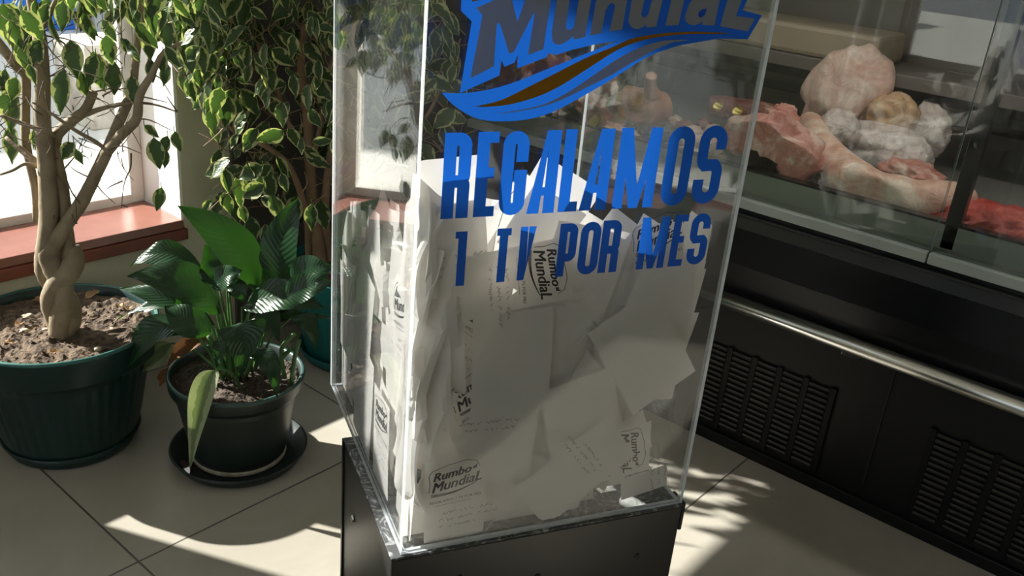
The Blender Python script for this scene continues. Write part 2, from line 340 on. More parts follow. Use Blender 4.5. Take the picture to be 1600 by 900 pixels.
m.aabb(-2.50, -2.45, -1, 1.9, .4, .45); m.aabb(-2.50, -2.45, -1, 1.9, 2.25, 2.3); m.build('window_frame', M['frame'], r)
m = MB(); m.aabb(-2.478, -2.473, -.99, 1.89, .42, 2.28); m.build('window_pane', M['pane'], r)
# outside
m = MB(); m.aabb(-14, 12, 2.17, 16, -.3, -.12); m.aabb(-14, -2.56, -10, 2.17, -.3, -.12)
structure(m, 'ground', M['pavement'])
m = MB(); m.aabb(-14, 12, 10, 10.3, -.12, 4.0); tag(m.build('street_wall', M['render']), 'pale cream rendered wall across the street outside the window', 'wall')
c = Zp(100, 195, -.12)
m = MB(); a0 = Zp(145, 205, -.12); a1 = Zp(190, 195, -.12); m.box(a0, (1.0, .05, 0), (0, .35, 0), (0, 0, .42)); tag(m.build('stone_planter', M['stone'], bevel=.01), 'low rough stone block wall standing outside the window', 'wall')
a0 = Zp(36, 52, -.12); m = MB(); m.box(a0, (.95, .1, 0), (0, .5, 0), (0, 0, .55)); o = m.build('crate', M['awning'], bevel=.02)
tag(o, 'bright blue crate standing on the pavement outside the window', 'crate')
m = MB(); m.box(a0 + V((-.008, -.008, .36)), (.966, .1, 0), (0, .5, 0), (0, 0, .07)); p = m.build('crate_rim', mat('blue_rim', (.01, .08, .5), rough=.4)); p.location = p.location - o.location; p.parent = o
a0 = Zp(128, 75, -.12); m = MB()
for k in range(9): m.box(a0 + V((k * .11, 0, 0)), (.085, 0, 0), (0, .04, 0), (0, 0, 1.3))
m.box(a0 + V((0, .04, .1)), (.97, 0, 0), (0, .03, 0), (0, 0, .06)); m.box(a0 + V((0, .04, 1.0)), (.97, 0, 0), (0, .03, 0), (0, 0, .06))
tag(m.build('metal_gate', M['gate']), 'grey vertical slat metal gate outside the window', 'gate')

# ------------------------------------------------------------------ display case
YA, YB = 1.62, -1.3
t = thing('display_case', (FX + .4, (YA + YB) / 2, 0), 'black refrigerated meat display case with glass front and steel bumper bar', 'display case')
m = MB(); m.aabb(FX + .012, 2.75, YB, YA, .0, .40); m.aabb(FX + .012, 2.75, YB, YA, .40, .56); m.build('body', M['case_panel'], t)
m = MB(); m.aabb(FX - .002, FX + .012, YB, YA, .0, .028); m.build('kick_plate', M['case_panel'], t, bevel=.002)
# upper enamel panel curving in to the ledge
m = MB(); prof = [(FX + .010, .355), (FX - .004, .37), (FX - .008, .45), (FX - .004, .53), (FX + .006, .555), (FX + .006, .572)]
for i in range(len(prof) - 1):
    a, b = prof[i], prof[i + 1]; m.quad([(a[0], YB, a[1]), (a[0], YA, a[1]), (b[0], YA, b[1]), (b[0], YB, b[1])])
m.quad([(prof[0][0] + .01, YA, .355)] + [(q[0], YA, q[1]) for q in prof] + [(prof[0][0] + .01, YA, .572)])
m.build('front_panel', M['case_black'], t, smooth=False)
m = MB(); m.aabb(FX + .001, FX + .02, YB, YA, .340, .356); m.aabb(FX - .001, FX + .014, YB, YA, .556, .562); m.build('seal_strip', M['rubber'], t, bevel=.001)
for (ya, yb) in ((1.10, 1.40), (.527, .833), (-.048, .318), (-.66, -.30)):
    m = MB(); za, zb = .045, .238; nx = round((yb - ya) / .061); wd = (yb - ya) / nx
    for k in range(nx + 1): m.aabb(FX + .004, FX + .0125, ya + k * wd - .006, ya + k * wd + .006, za - .01, zb + .01, 1)
    z = za
    while z < zb:
        for k in range(nx): m.box((FX + .006, ya + k * wd + .008, z), (-.004, 0, .0055), (0, wd - .016, 0), (.003, 0, .003))
        z += .0135
    m.build('vent_grille', [M['slat'], M['rib']], t)
for yy in (.96, .42, -.17): m = MB(); m.aabb(FX + .008, FX + .0125, yy - .001, yy + .001, .062, .34); m.build('panel_seam', M['rubber'], t)
m = MB(); m.tube([(FX - .030, YB, .372), (FX - .030, YA - .01, .372)], .0180, 24); br = m.build('bumper_bar', M['steel'], t, smooth=True)
for yy in (1.5, .5, -.6):
    m = MB(); m.box((FX - .034, yy - .02, .346), (.036, 0, 0), (0, .04, 0), (0, 0, .022)); m.build('bracket', M['case_black'], br, bevel=.002)
m = MB(); m.aabb(FX - .006, FX + .012, YB, .4165, .574, .596); m.aabb(FX - .006, FX + .012, .4190, YA, .574, .596); m.build('front_ledge', M['ledge'], t, bevel=.003)
m = MB(); m.aabb(FX + .013, FX + .05, YB, YA, .574, .60); m.aabb(FX + .030, FX + .05, YB, YA, .60, .648); m.build('liner', M['liner'], t)
m = MB(); m.aabb(FX + .026, FX + .052, YB, YA, .6485, .653); m.build('liner_cap', M['case_black'], t)
m = MB(); m.aabb(FX + .05, 2.62, YB, YA, .57, .60); m.build('deck', M['deck'], t)
for (a, b) in ((YB, .4165), (.4190, YA)):
    m = MB(); m.aabb(FX + .004, FX + .010, a, b, .592, 1.32)
    for i, mi in enumerate((1, 1, 1, 0, 1, 0)): m.m[i] = mi
    m.m = [1, 1, 1, 0, 1, 0]; m.build('front_glass', [M['case_glass'], M['glass_edge']], t)
m = MB(); m.aabb(FX + .030, FX + .055, .385, .412, .60, 1.32); m.build('mullion', M['case_black'], t, bevel=.002)
m = MB(); m.aabb(2.62, 2.70, YB, YA, .57, 1.32); bk = m.build('back_wall', M['case_back'], t)
m = MB(); m.aabb(2.50, 2.62, YB, YA, .705, .708); m.aabb(2.56, 2.60, YB, YA, .74, .80); m.build('rear_rail', M['case_dark'], t)
m = MB(); m.aabb(2.35, 2.60, YB, YA, .795, .828); m.build('rear_shelf', M['case_back'], t, bevel=.002)
m = MB(); m.aabb(FX + .0, 2.72, YA, YA + .03, .0, 1.34); m.build('end_panel', M['case_black'], t, bevel=.003)
m = MB(); m.aabb(FX + .0, 2.72, YB - .03, YB, .0, 1.34); m.build('end_panel', M['case_black'], t, bevel=.003)
m = MB(); m.aabb(FX - .0, 2.72, YB - .03, YA + .03, 1.32, 1.37); m.build('top_cap', M['case_black'], t, bevel=.004)
m = MB(); m.tube([(2.0, YB + .02, 1.295), (2.0, YA - .02, 1.295)], .013, 12); fill_tube_o = m.build('fill_light_tube', mat('fill_tube_white', (.8, .8, .78), rough=.3), t)  # unseen tube added to go with the fill light, does not glow
ld = bpy.data.lights.new('case_fill_light', 'AREA'); ld.shape = 'RECTANGLE'; ld.size = .05; ld.size_y = 2.6; ld.energy = 6; ld.color = (1, .93, .86)  # fill light added inside the case to brighten the meat
lo_ = bpy.data.objects.new('case_fill_light', ld); COL.objects.link(lo_); lo_.location = (2.0, .16, 1.275)
m = MB(); m.aabb(2.36, 2.56, .80, 1.33, .8285, .905); tag(m.build('cutting_board', M['board'], bevel=.012), 'pale beige thick cutting board lying on the rear shelf of the meat case', 'cutting board')

def blob(name, c, rad, m_, label, cat, rot=0, amp=.18, freq=2.2, tilt=0, group=None, seedv=0, sub=4, fl=.0):
    bm = bmesh.new(); bmesh.ops.create_icosphere(bm, subdivisions=sub, radius=1)
    R_ = Matrix.Rotation(rot, 3, 'Z') @ Matrix.Rotation(tilt, 3, 'Y'); sd_ = V((seedv * 3.1, seedv * 1.7, seedv))
    for v in bm.verts:
        p = v.co.copy(); k = 1 + amp * noise.noise(p * freq + sd_) * 1.6 + amp * .5 * noise.noise(p * freq * 2.7 + sd_) + amp * .22 * noise.noise(p * freq * 7 + sd_) + (.30 * (.25 - abs(noise.noise(p * 2.4 + sd_))) + .10 * (.25 - abs(noise.noise(p * 6 + sd_))) if name.startswith('wrapped') else 0)
        v.co = R_ @ V((p.x * rad[0] * k, p.y * rad[1] * k, p.z * rad[2] * k))
        if cat == 'meat': v.co.x = max(v.co.x, 1.832 - c[0]); v.co.z = max(v.co.z, .6012 - c[2])
    zmin = min(v.co.z for v in bm.verts)
    base = V((c[0], c[1], c[2]))
    me = bpy.data.meshes.new(name); bm.to_mesh(me); bm.free(); me.materials.append(m_)
    for p in me.polygons: p.use_smooth = True
    o = bpy.data.objects.new(name, me); COL.objects.link(o); o.location = base
    return tag(o, label, cat, group)
def limb(name, pts, rad, m_, label, cat, amp=.12, seg=26, group=None, flat=1.0, seedv=0):
    # smooth interpolation along pts
    P = [V(p) for p in pts]; n = 44; C = []; Rr = []
    for i in range(n + 1):
        u = i / n * (len(P) - 1); k = min(int(u), len(P) - 2); f = u - k
        p0, p1, p2, p3 = P[max(k - 1, 0)], P[k], P[k + 1], P[min(k + 2, len(P) - 1)]
        C.append(.5 * ((2 * p1) + (p2 - p0) * f + (2 * p0 - 5 * p1 + 4 * p2 - p3) * f * f + (3 * p1 - p0 - 3 * p2 + p3) * f ** 3))
        ff = f * f * (3 - 2 * f); Rr.append(rad[k] * (1 - ff) + rad[k + 1] * ff)
    for i in (0, n): Rr[i] *= .35
    Rr[1] *= .8; Rr[n - 1] *= .8
    m = MB(); m.tube(C, Rr, seg)
    for i, v in enumerate(m.v):
        c = C[min(i // seg, n)]; d = v - c
        k = 1 + amp * 1.6 * noise.noise(v * 14 + V((seedv, 0, 0))) + amp * .7 * noise.noise(v * 38 + V((seedv, 0, 0))); d *= k; d.z *= flat; m.v[i] = c + d
        if m.v[i].z < .6012: m.v[i].z = .6012
        if m.v[i].x < 1.832: m.v[i].x = 1.832
    return tag(m.build(name, m_, smooth=True), label, cat, group)
def at(x, y, z): return Zp(x, y, z)
limb('pork_hock', [at(1262, 188, .70), at(1283, 228, .685), at(1312, 268, .665), at(1350, 300, .655), at(1400, 312, .652), at(1450, 316, .655), at(1492, 312, .665), at(1524, 306, .675)],
     [.030, .036, .046, .052, .050, .044, .034, .018], M['pork'], 'long pale pink pork leg lying against the case glass, trotter end past the mullion', 'meat', .10)
def bl(name, x, y, z, rx, ry, rz, m_, label, **k):
    p = at(x, y, z); return blob(name, p, (rx, ry, rz), m_, label, 'meat', **k)
bl('pork_shoulder', 1203, 238, .68, .085, .115, .085, M['pork_red'], 'large pink and red pork shoulder left of the pork leg', seedv=31, amp=.20)
bl('pork_joint', 1170, 262, .64, .05, .11, .06, M['slab'], 'brownish pale pork joint lying low behind the box edge', seedv=2, amp=.2)
bl('pork_trimming', 1222, 186, .73, .04, .035, .035, M['pork_red'], 'small rounded pink trimming on top of the pork shoulder', seedv=3, amp=.25)
bl('meat_bag', 1265, 288, .625, .045, .075, .04, M['speckle'], 'grey speckled plastic wrapped bag under the pork leg', seedv=4, amp=.15)
bl('carcass_slab', 1318, 150, .755, .06, .10, .115, M['slab'], 'tall pale pink carcass slab standing at the back of the case', seedv=5, amp=.22, tilt=.25, freq=1.4)
bl('carcass_slab', 1368, 128, .78, .045, .035, .07, M['slab'], 'whitish folded fat piece at the right edge of the tall carcass slab', seedv=6, amp=.25, tilt=.3)
bl('wrapped_meat', 1375, 232, .66, .075, .12, .06, M['wrap'], 'large white meat piece in shiny clear plastic behind the pork leg', seedv=7, amp=.10)
bl('wrapped_meat', 1395, 178, .74, .045, .06, .05, M['wrap_beige'], 'beige orange piece in crinkled plastic on top of the white wrapped meat', seedv=8, amp=.12)
bl('wrapped_meat', 1445, 205, .70, .06, .06, .07, M['wrap'], 'crumpled clear plastic parcel beside the black mullion', seedv=9, amp=.15)
bl('wrapped_meat', 1310, 205, .70, .05, .05, .05, M['wrap'], 'small white lump of wrapped fat between slab and pork leg', seedv=21, amp=.12)
bl('pork_cut', 1425, 272, .635, .06, .07, .03, M['pork_red'], 'dark pink pork cut showing below the wrapped meat', seedv=10, amp=.2)
bl('minced_meat', 1565, 360, .635, .09, .13, .045, M['mince'], 'bright red minced meat at the right edge of the photo', seedv=11, amp=.2, freq=4)
bl('minced_meat', 1500, 350, .62, .05, .06, .02, M['beef'], 'dark red meat strip beside the minced meat', seedv=12, amp=.2, freq=4)
limb('ham_joint', [at(966, 148, .70), at(985, 160, .685), at(1012, 168, .68), at(1040, 165, .685)], [.030, .045, .052, .035], M['ham'], 'orange-brown ham joint with a short knuckle seen through the clear box', 'meat', .05, seedv=3)
limb('ham_knuckle', [at(1020, 150, .715), at(1016, 132, .745), at(1018, 118, .77)], [.024, .016, .015], M['ham'], 'narrow orange-brown knuckle standing up from the ham joint', 'meat', .05)
bl('tripe', 1015, 200, .625, .055, .06, .03, M['speckle'], 'grey pebbly tripe in front of the ham joint', seedv=13, amp=.2, freq=6)
for i, (x, y, z, rx, ry, rz, mm, lb) in enumerate([
    (790, 112, .72, .06, .08, .07, 'beef', 'dark red beef piece with white fat under the big letter M'),
    (845, 105, .73, .06, .08, .08, 'beef', 'tall dark beef rib with white streaks between logo letters and swoosh'),
    (905, 172, .66, .06, .09, .055, 'beef', 'reddish brown beef cut left of the ham joint'),
    (860, 190, .64, .05, .08, .045, 'pork_red', 'pinkish beef trimming below the logo swoosh'),
    (930, 130, .70, .05, .06, .06, 'beef', 'dark beef piece with white bone behind the box back edge'),
    (935, 205, .62, .06, .11, .025, 'slab', 'flat pale meat slice above the letter L'),
    (1130, 238, .62, .06, .12, .03, 'slab', 'flat pale pork slice behind the last letter S')]):
    bl('beef_cut' if mm == 'beef' else 'pork_cut', x, y, z, rx, ry, rz, M[mm], lb, seedv=20 + i, amp=.28)
for i in range(9):
    bl('meat_chunk', 1055 + i * 15, 192 + (i % 3) * 6 + i * 2, .63, .022, .024, .02, M['beef'] if i % 2 else M['slab'],
       'small meat chunk, %s from the left in the row above the letters OS' % ('first second third fourth fifth sixth seventh eighth ninth'.split()[i]), seedv=40 + i, amp=.25, group='row of meat chunks', sub=3)
limb('beef_roll', [at(1105, 166, .66), at(1150, 172, .66), at(1210, 180, .66)], [.03, .036, .03], M['beef'], 'long dark red beef roll behind the row of chunks', 'meat', .1)
for i, (x, y, lb) in enumerate([(1122, 152, 'left gold foil tag on the beef roll'), (1152, 160, 'middle gold foil tag on the beef roll'), (1158, 188, 'long gold foil tag hanging lowest below the beef roll'), (1172, 160, 'gold foil tag next to the box right edge'), (930, 175, 'small gold foil tag on the beef left of the ham joint')]):
    m = MB(); c = at(x, y, .70 - (.02 if i > 1 else 0)) - V((.03, .02, 0)); h = .03 if i != 2 else .045
    for k in range(5):
        a = k / 4 * math.pi; m.v += [c + V((.006 * math.sin(a * 2), .012 * math.sin(a) + .002, -h * k / 4)), c + V((.006 * math.cos(a), -.012 * math.sin(a) - .002, -h * k / 4))]
    for k in range(4): m.f.append((2 * k, 2 * k + 1, 2 * k + 3, 2 * k + 2)); m.m.append(0)
    tag(m.build('foil_tag', M['gold'], solid=.001), lb, 'tag', 'gold foil tags')
# ------------------------------------------------------------------ pedestal
t = thing('pedestal', BN + EX * .205 + EY * .138 - EZ * BN.z, 'black painted metal pedestal with screws under the clear ticket box', 'pedestal')
PW, PD, PH = .410, .272, BN.z
def lb(mb, u0, u1, v0, v1, z0, z1, mi=0):
    mb.box(BN + EX * u0 + EY * v0 + EZ * (z0 - BN.z), EX * (u1 - u0), EY * (v1 - v0), EZ * (z1 - z0), mi)
m = MB(); lb(m, 0, PW, 0, PD, 0, PH - .0035); m.build('body', M['black_metal'], t, bevel=.002)
m = MB(); lb(m, -.001, PW + .001, -.001, PD + .001, PH - .0033, PH); m.build('top_plate', M['scratched'], t, bevel=.001)
m = MB(); lb(m, -.0025, PW + .0025, PD - .006, PD + .0015, 0, PH - .001); m.build('back_flange', M['black_metal'], t)
m = MB(); lb(m, PW + .0005, PW + .006, .0, .03, PH - .045, PH + .001); m.build('corner_cap', M['rubber'], t, bevel=.002)
for (v, z) in ((.04, PH - .09), (.045, PH - .24), (.20, PH - .09), (.20, PH - .24)):
    m = MB(); c = BN + EY * v + EZ * (z - BN.z); m.tube([c + EX * .001, c - EX * .004], [.0062, .0045], 14); m.build('screw', M['steel'] if v > .1 else M['black_metal'], t, smooth=True)
for (u, z) in ((.09, PH - .05), (.20, PH - .075), (.35, PH - .075)):
    m = MB(); c = BN + EX * u + EZ * (z - BN.z); m.tube([c + EY * .001, c - EY * .002], [.005, .004], 14); m.build('screw', M['black_metal'], t, smooth=True)

# ------------------------------------------------------------------ acrylic ticket box
t = thing('ticket_box', NA + EX * BW / 2 + EY * BD / 2, 'tall clear acrylic ticket box with blue lettering standing on the black pedestal', 'box')
def panel(nm, u0, u1, v0, v1, h0, h1, clear):
    m = MB(); m.box(box(u0, v0, h0), EX * (u1 - u0), EY * (v1 - v0), EZ * (h1 - h0))
    m.m = [0 if i in clear else 1 for i in range(6)]           # faces: bottom, top, -v, +u, +v, -u
    return m.build(nm, [M['acrylic'], M['acrylic_edge']], t)
panel('front_panel', 0, BW, 0, BT, 0.0005, BH, (2, 4))
panel('back_panel', 0, BW, BD - BT, BD, 0.0005, BH, (2, 4))
panel('side_panel', 0, BT * .6, BT, BD - BT, 0.0005, BH, (3, 5))
panel('side_panel', BW - BT * .8, BW, BT, BD - BT, 0.0005, BH, (3, 5))
panel('base_sheet', BT, BW - BT, BT, BD - BT, 0.0005, .004, (0, 1))
panel('lid', -.004, BW + .004, -.004, BD + .004, BH, BH + .006, (0, 1))

from mathutils.geometry import delaunay_2d_cdt
def poly_mb(m, polys, d, mi=0):
    # one thin vinyl film: the union of all outlines, lying d in front of the front face
    vs = []; fs = []
    for pl in polys:
        n = len(vs); q = [V((p[0] * 100, p[1] * 100)) for p in pl]
        ar = sum(q[i].x * q[(i + 1) % len(q)].y - q[(i + 1) % len(q)].x * q[i].y for i in range(len(q)))
        if ar < 0: q.reverse()
        vs += q; fs.append(list(range(n, n + len(q))))
    ov, oe, of, _, _, _ = delaunay_2d_cdt(vs, [], fs, 1, 1e-5)
    n = len(m.v); m.v += [box(p.x / 100, -d, p.y / 100) for p in ov]
    for f in of:
        cx, cy = sum(ov[i].x for i in f) / len(f), sum(ov[i].y for i in f) / len(f)
        for g in fs:
            ins = False
            for i in range(len(g)):
                a, b = vs[g[i]], vs[g[i - 1]]
                if (a.y > cy) != (b.y > cy) and cx < (b.x - a.x) * (cy - a.y) / (b.y - a.y) + a.x: ins = not ins
            if ins: m.f.append(tuple(n + i for i in f)); m.m.append(mi); break
def A_(pts): return [Fp(680 + x * .22222, y * .22222) for x, y in pts]
def B_(pts): return [Fp(920 + x * .22222, y * .22222) for x, y in pts]
def P_(pts): return [Fp(x, y) for x, y in pts]
def smooth_pts(p, n=4):
    o = []
    for i in range(len(p) - 1):
        p0, p1, p2, p3 = [V((*p[j], 0)) for j in (max(i - 1, 0), i, i + 1, min(i + 2, len(p) - 1))]
        for k in range(n):
            f = k / n; q = .5 * ((2 * p1) + (p2 - p0) * f + (2 * p0 - 5 * p1 + 4 * p2 - p3) * f * f + (3 * p1 - p0 - 3 * p2 + p3) * f ** 3); o.append((q.x, q.y))
    return o + [p[-1]]
plate = P_([(712, -30), (720.7, 0), (720, 16.7), (736.7, 33.3), (718.2, 145.6), (780, 117.8), (783.3, 93.3), (787.8, 104.4), (803.3, 97.8), (808.9, 85.6), (807.8, 106.7), (854.4, 88.9), (855.6, 83.3), (868.9, 85.6), (893.3, 77.8), (931, 68.9), (965.6, 63.3), (1060, 71), (1120, 60.4), (1167.8, 61.1), (1190, 24), (1160, 15.6), (1166.7, 0), (1178, -34), (1110, -50), (1085, -92), (1010, -118), (900, -112), (735, -78)])
sw = P_(smooth_pts([(690, 144.4), (718, 145.6), (757.8, 141), (802, 129), (857.8, 106.7), (902, 88.9), (935.6, 75.6), (965.6, 63.5), (1010, 52), (1060, 46), (1120, 44), (1172, 50)])[:-1] + smooth_pts([(1169, 61.1), (1120, 60.4), (1086.7, 64.4), (1053, 73.3), (1008.9, 90), (960, 121), (924.4, 142.2), (880, 166.7), (848.9, 180), (813.3, 187.8), (768.9, 188.9), (737.8, 182.2), (708.9, 164.4), (692, 147)]))
m = MB(); poly_mb(m, [plate, sw], .0005); logo = m.build('logo_decal', M['blue'], t); tag(logo, 'blue logo plate with swoosh')
org = P_(smooth_pts([(740, 166.2), (768.9, 160), (791, 152.2), (824.4, 135.6), (868.9, 113.3), (913, 91), (960, 71.5), (986.7, 60), (1031, 52.2), (1075.6, 49.3), (1120, 50.2), (1142, 52.7)]) + smooth_pts([(1120, 52.9), (1075, 53), (1031, 57.3), (997.8, 64.4), (964.4, 77.8), (920, 105.6), (880, 131), (846.7, 147.8), (813, 158.9), (786.7, 164.4), (757.8, 166.9)]))
m = MB(); poly_mb(m, [org, A_([(258, 12), (330, -8), (300, -60), (252, -40)])], .0010); m.build('orange_stripe', M['orange'], logo)
sil = P_(smooth_pts([(772, 177.3), (813.3, 171), (846.7, 163.3), (880, 147.8), (913, 126.7), (960, 94.4), (997.8, 74.4), (1031, 64.4), (1057.8, 61.8), (1077.8, 62.7)]) + smooth_pts([(1053, 65.2), (1026.7, 75.6), (986.7, 97.8), (953, 117.8), (920, 134.4), (891, 148.9), (868.9, 158.9), (835.6, 168.9), (802, 174.6), (785, 176.6)]))
let = [sil,
  A_([(245, 550), (410, 465), (430, 175), (443, 158), (455, 175), (515, 372), (535, 372), (552, 360), (690, 92), (697, 96), (650, 385), (757, 345), (822, -70), (655, -70), (575, 150), (520, -70), (400, 5), (285, 55), (330, 105)]),
  A_([(850, 12), (815, 230), (820, 280), (836, 305), (860, 314), (890, 308), (935, 280), (968, 252), (972, 278), (1050, 260), (1105, -70), (1020, -70), (972, 188), (945, 210), (925, 205), (915, 190), (950, -70), (870, -70)]),
  A_([(1085, 250), (1165, 232), (1195, 70), (1225, 25), (1245, 20), (1262, 40), (1222, 222), (1312, 206), (1350, -20), (1340, -80), (1290, -110), (1230, -80), (1200, -60), (1140, -60)]),
  B_([(275, 150), (290, 182), (312, 200), (345, 203), (375, 190), (400, 170), (402, 192), (470, 185), (545, -120), (470, -120), (440, 0), (415, 100), (395, 122), (375, 120), (365, 100), (385, 5), (400, -50), (340, -50), (300, -10)]),
  B_([(535, 180), (628, 175), (680, -60), (590, -60)]),
  B_([(670, 120), (678, 150), (700, 170), (740, 177), (775, 165), (795, 150), (795, 175), (880, 178), (930, -60), (840, -70), (760, -50), (700, 30)]),
  B_([(920, 183), (1115, 220), (1165, 130), (1030, 112), (1072, 0), (1090, -70), (990, -70)]),
]
m = MB(); poly_mb(m, let, .0010)
m.build('silver_letters', M['silver'], logo)
m = MB(); poly_mb(m, [B_([(765, 88), (790, 65), (826, 58), (812, 102), (785, 124), (768, 114)])], .0013); m.build('letter_counter', M['blue'], logo)

# condensed lettering: strokes of constant thickness
def arc(cx, cy, r, a0, a1, n=6): return [(cx + r * math.cos(math.radians(a0 + (a1 - a0) * i / n)), cy + r * math.sin(math.radians(a0 + (a1 - a0) * i / n))) for i in range(n + 1)]
def stroke(pts, s, closed=False):
    P = [V((*p, 0)) for p in pts]; n = len(P); L = []; Rr = []
    for i in range(n):
        a = P[i - 1] if (i or closed) else P[i]; b = P[(i + 1) % n] if (i < n - 1 or closed) else P[i]
        d1 = (P[i] - a); d2 = (b - P[i])
        if d1.length < 1e-9: d1 = d2
        if d2.length < 1e-9: d2 = d1
        d1.normalize(); d2.normalize(); n1 = V((-d1.y, d1.x, 0)); n2 = V((-d2.y, d2.x, 0)); nn = (n1 + n2)
        nn = nn / max(.3, nn.length_squared) * 2; L.append(P[i] + nn * s / 2); Rr.append(P[i] - nn * s / 2)
    q = []
    for i in range(n if closed else n - 1):
        j = (i + 1) % n; q.append([(L[i].x, L[i].y), (Rr[i].x, Rr[i].y), (Rr[j].x, Rr[j].y), (L[j].x, L[j].y)])
    return q
def glyph(c, w, h, s):
    x0, x1, y0, y1 = s / 2, w - s / 2, s / 2, h - s / 2; r = (x1 - x0) / 2; mx = (x0 + x1) / 2; R4 = lambda a, b, c_, d: [(a, c_), (b, c_), (b, d), (a, d)]
    if c == 'O': return stroke(arc(mx, y1 - r, r, 0, 180, 10) + arc(mx, y0 + r, r, 180, 360, 10), s, True)
    if c == 'R': return [R4(0, s, 0, h)] + stroke([(x0, y1)] + arc(x1 - r * .8, y1 - r * .8, r * .8, 90, 0) + arc(x1 - r * .8, h * .44 + r * .8, r * .8, 0, -90) + [(x0, h * .44)], s) + stroke([(x0, h * .44)] + arc(x1 - r * .6, h * .44 - r * .6, r * .6, 90, 0) + [(x1, 0)], s)
    if c == 'P': return [R4(0, s, 0, h)] + stroke([(x0, y1)] + arc(x1 - r * .8, y1 - r * .8, r * .8, 90, 0) + arc(x1 - r * .8, h * .36 + r * .8, r * .8, 0, -90) + [(x0, h * .36)], s)
    if c == 'E': return [R4(0, s, 0, h), R4(0, w, h - s * .85, h), R4(0, w, 0, s * .85), R4(0, w * .88, h * .46, h * .46 + s * .85)]
    if c == 'L': return [R4(0, s, 0, h), R4(0, w, 0, s * .85)]
    if c == 'T': return [R4(0, w, h - s * .85, h), R4(w / 2 - s / 2, w / 2 + s / 2, 0, h)]
    if c == '1': return [R4(w - s, w, 0, h), R4(w - s * 1.35, w, h - s * .8, h)]
    if c == 'G': return stroke([(x1, h * .64)] + arc(mx, y1 - r, r, 0, 180, 10) + arc(mx, y0 + r, r, 180, 360, 10) + [(x1, h * .47), (mx, h * .47)], s)
    if c == 'S': return stroke([(x1, h * .70)] + arc(mx, y1 - r, r, 0, 180, 10) + arc(mx, h * .60, r, 180, 235, 4) + arc(mx, h * .40, r, 55, 0, 4) + arc(mx, y0 + r, r, 0, -180, 10) + [(x0, h * .32)], s)
    if c == 'A': return [[(w * .50, h), (w, h), (w, 0), (w - s, 0), (w - s, h * .80), (s * 1.05, 0), (0, 0)], R4(w * .32, w * .9, h * .22, h * .22 + s * .7)]
    if c == 'V': return [[(0, h), (s, h), (s * 1.05, h * .25), (w - s, h), (w, h), (w * .45, 0), (s * .05, 0)]]
    if c == 'M': return [R4(0, s * .92, 0, h), R4(w - s * .92, w, 0, h), [(0, h), (s * 1.05, h), (w * .55, h * .28), (w - s * 1.05, h), (w, h), (w * .62, 0), (w * .40, 0)]]
    return []
def line(chars, spec, yb, yt):
    q = []
    for c, (xa, xb) in zip(chars, spec):
        f = lambda x, y: Fp(680 + x * .31105, 180 + y * .31105)
        ya = yb[0] + (yb[1] - yb[0]) * (xa - spec[0][0]) / (spec[-1][0] - spec[0][0]); ta = yt[0] + (yt[1] - yt[0]) * (xa - spec[0][0]) / (spec[-1][0] - spec[0][0])
        u0, h0 = f(xa, ya); u1, _ = f(xb, ya); _, h1 = f(xa, ta); w_, hh = u1 - u0, h1 - h0; s = HEAVY * hh
        for g in glyph(c, w_, hh, s): q.append([(u0 + a, h0 + b) for a, b in g])
    return q
HEAVY = .148
q = line('REGALAMOS', [(25, 160), (187, 290), (313, 440), (455, 592), (612, 706), (718, 852), (884, 1084), (1120, 1250), (1275, 1408)], (521, 447), (88, 52))
HEAVY = .155
q += line('1TVPORMES', [(100, 143), (290, 360), (405, 482), (600, 690), (706, 805), (812, 905), (1005, 1140), (1165, 1232), (1252, 1345)], (858, 752), (585, 497))
m = MB()
poly_mb(m, q, .0006)
m.build('lettering', M['blue'], t)

# ------------------------------------------------------------------ tickets
def text2d(s, size, shear=0, off=0):
    cu = bpy.data.curves.new('text', 'FONT'); cu.body = s; cu.size = size; cu.shear = shear; cu.offset = off; cu.resolution_u = 2; cu.align_x = 'CENTER'
    o = bpy.data.objects.new('text', cu); me = bpy.data.meshes.new_from_object(o)
    r = ([(v.co.x, v.co.y) for v in me.vertices], [tuple(p.vertices) for p in me.polygons]); bpy.data.objects.remove(o); bpy.data.curves.remove(cu); bpy.data.meshes.remove(me); return r
TW, TL = .078, .135
INK = ([], [], [])
def ink_add(v2, f2, dx=0, dy=0, slope=0, mi=0, sx=1):
    n = len(INK[0]); INK[0].extend([(a * sx + dx, b + dy + slope * a) for a, b in v2]); INK[1].extend([tuple(n + i for i in f) for f in f2]); INK[2].extend([mi] * len(f2))
def ink_strokes(paths, wd, mi):
    for p in paths:
        for q_ in stroke(p, wd): ink_add(q_, [(0, 1, 2, 3)], mi=mi)
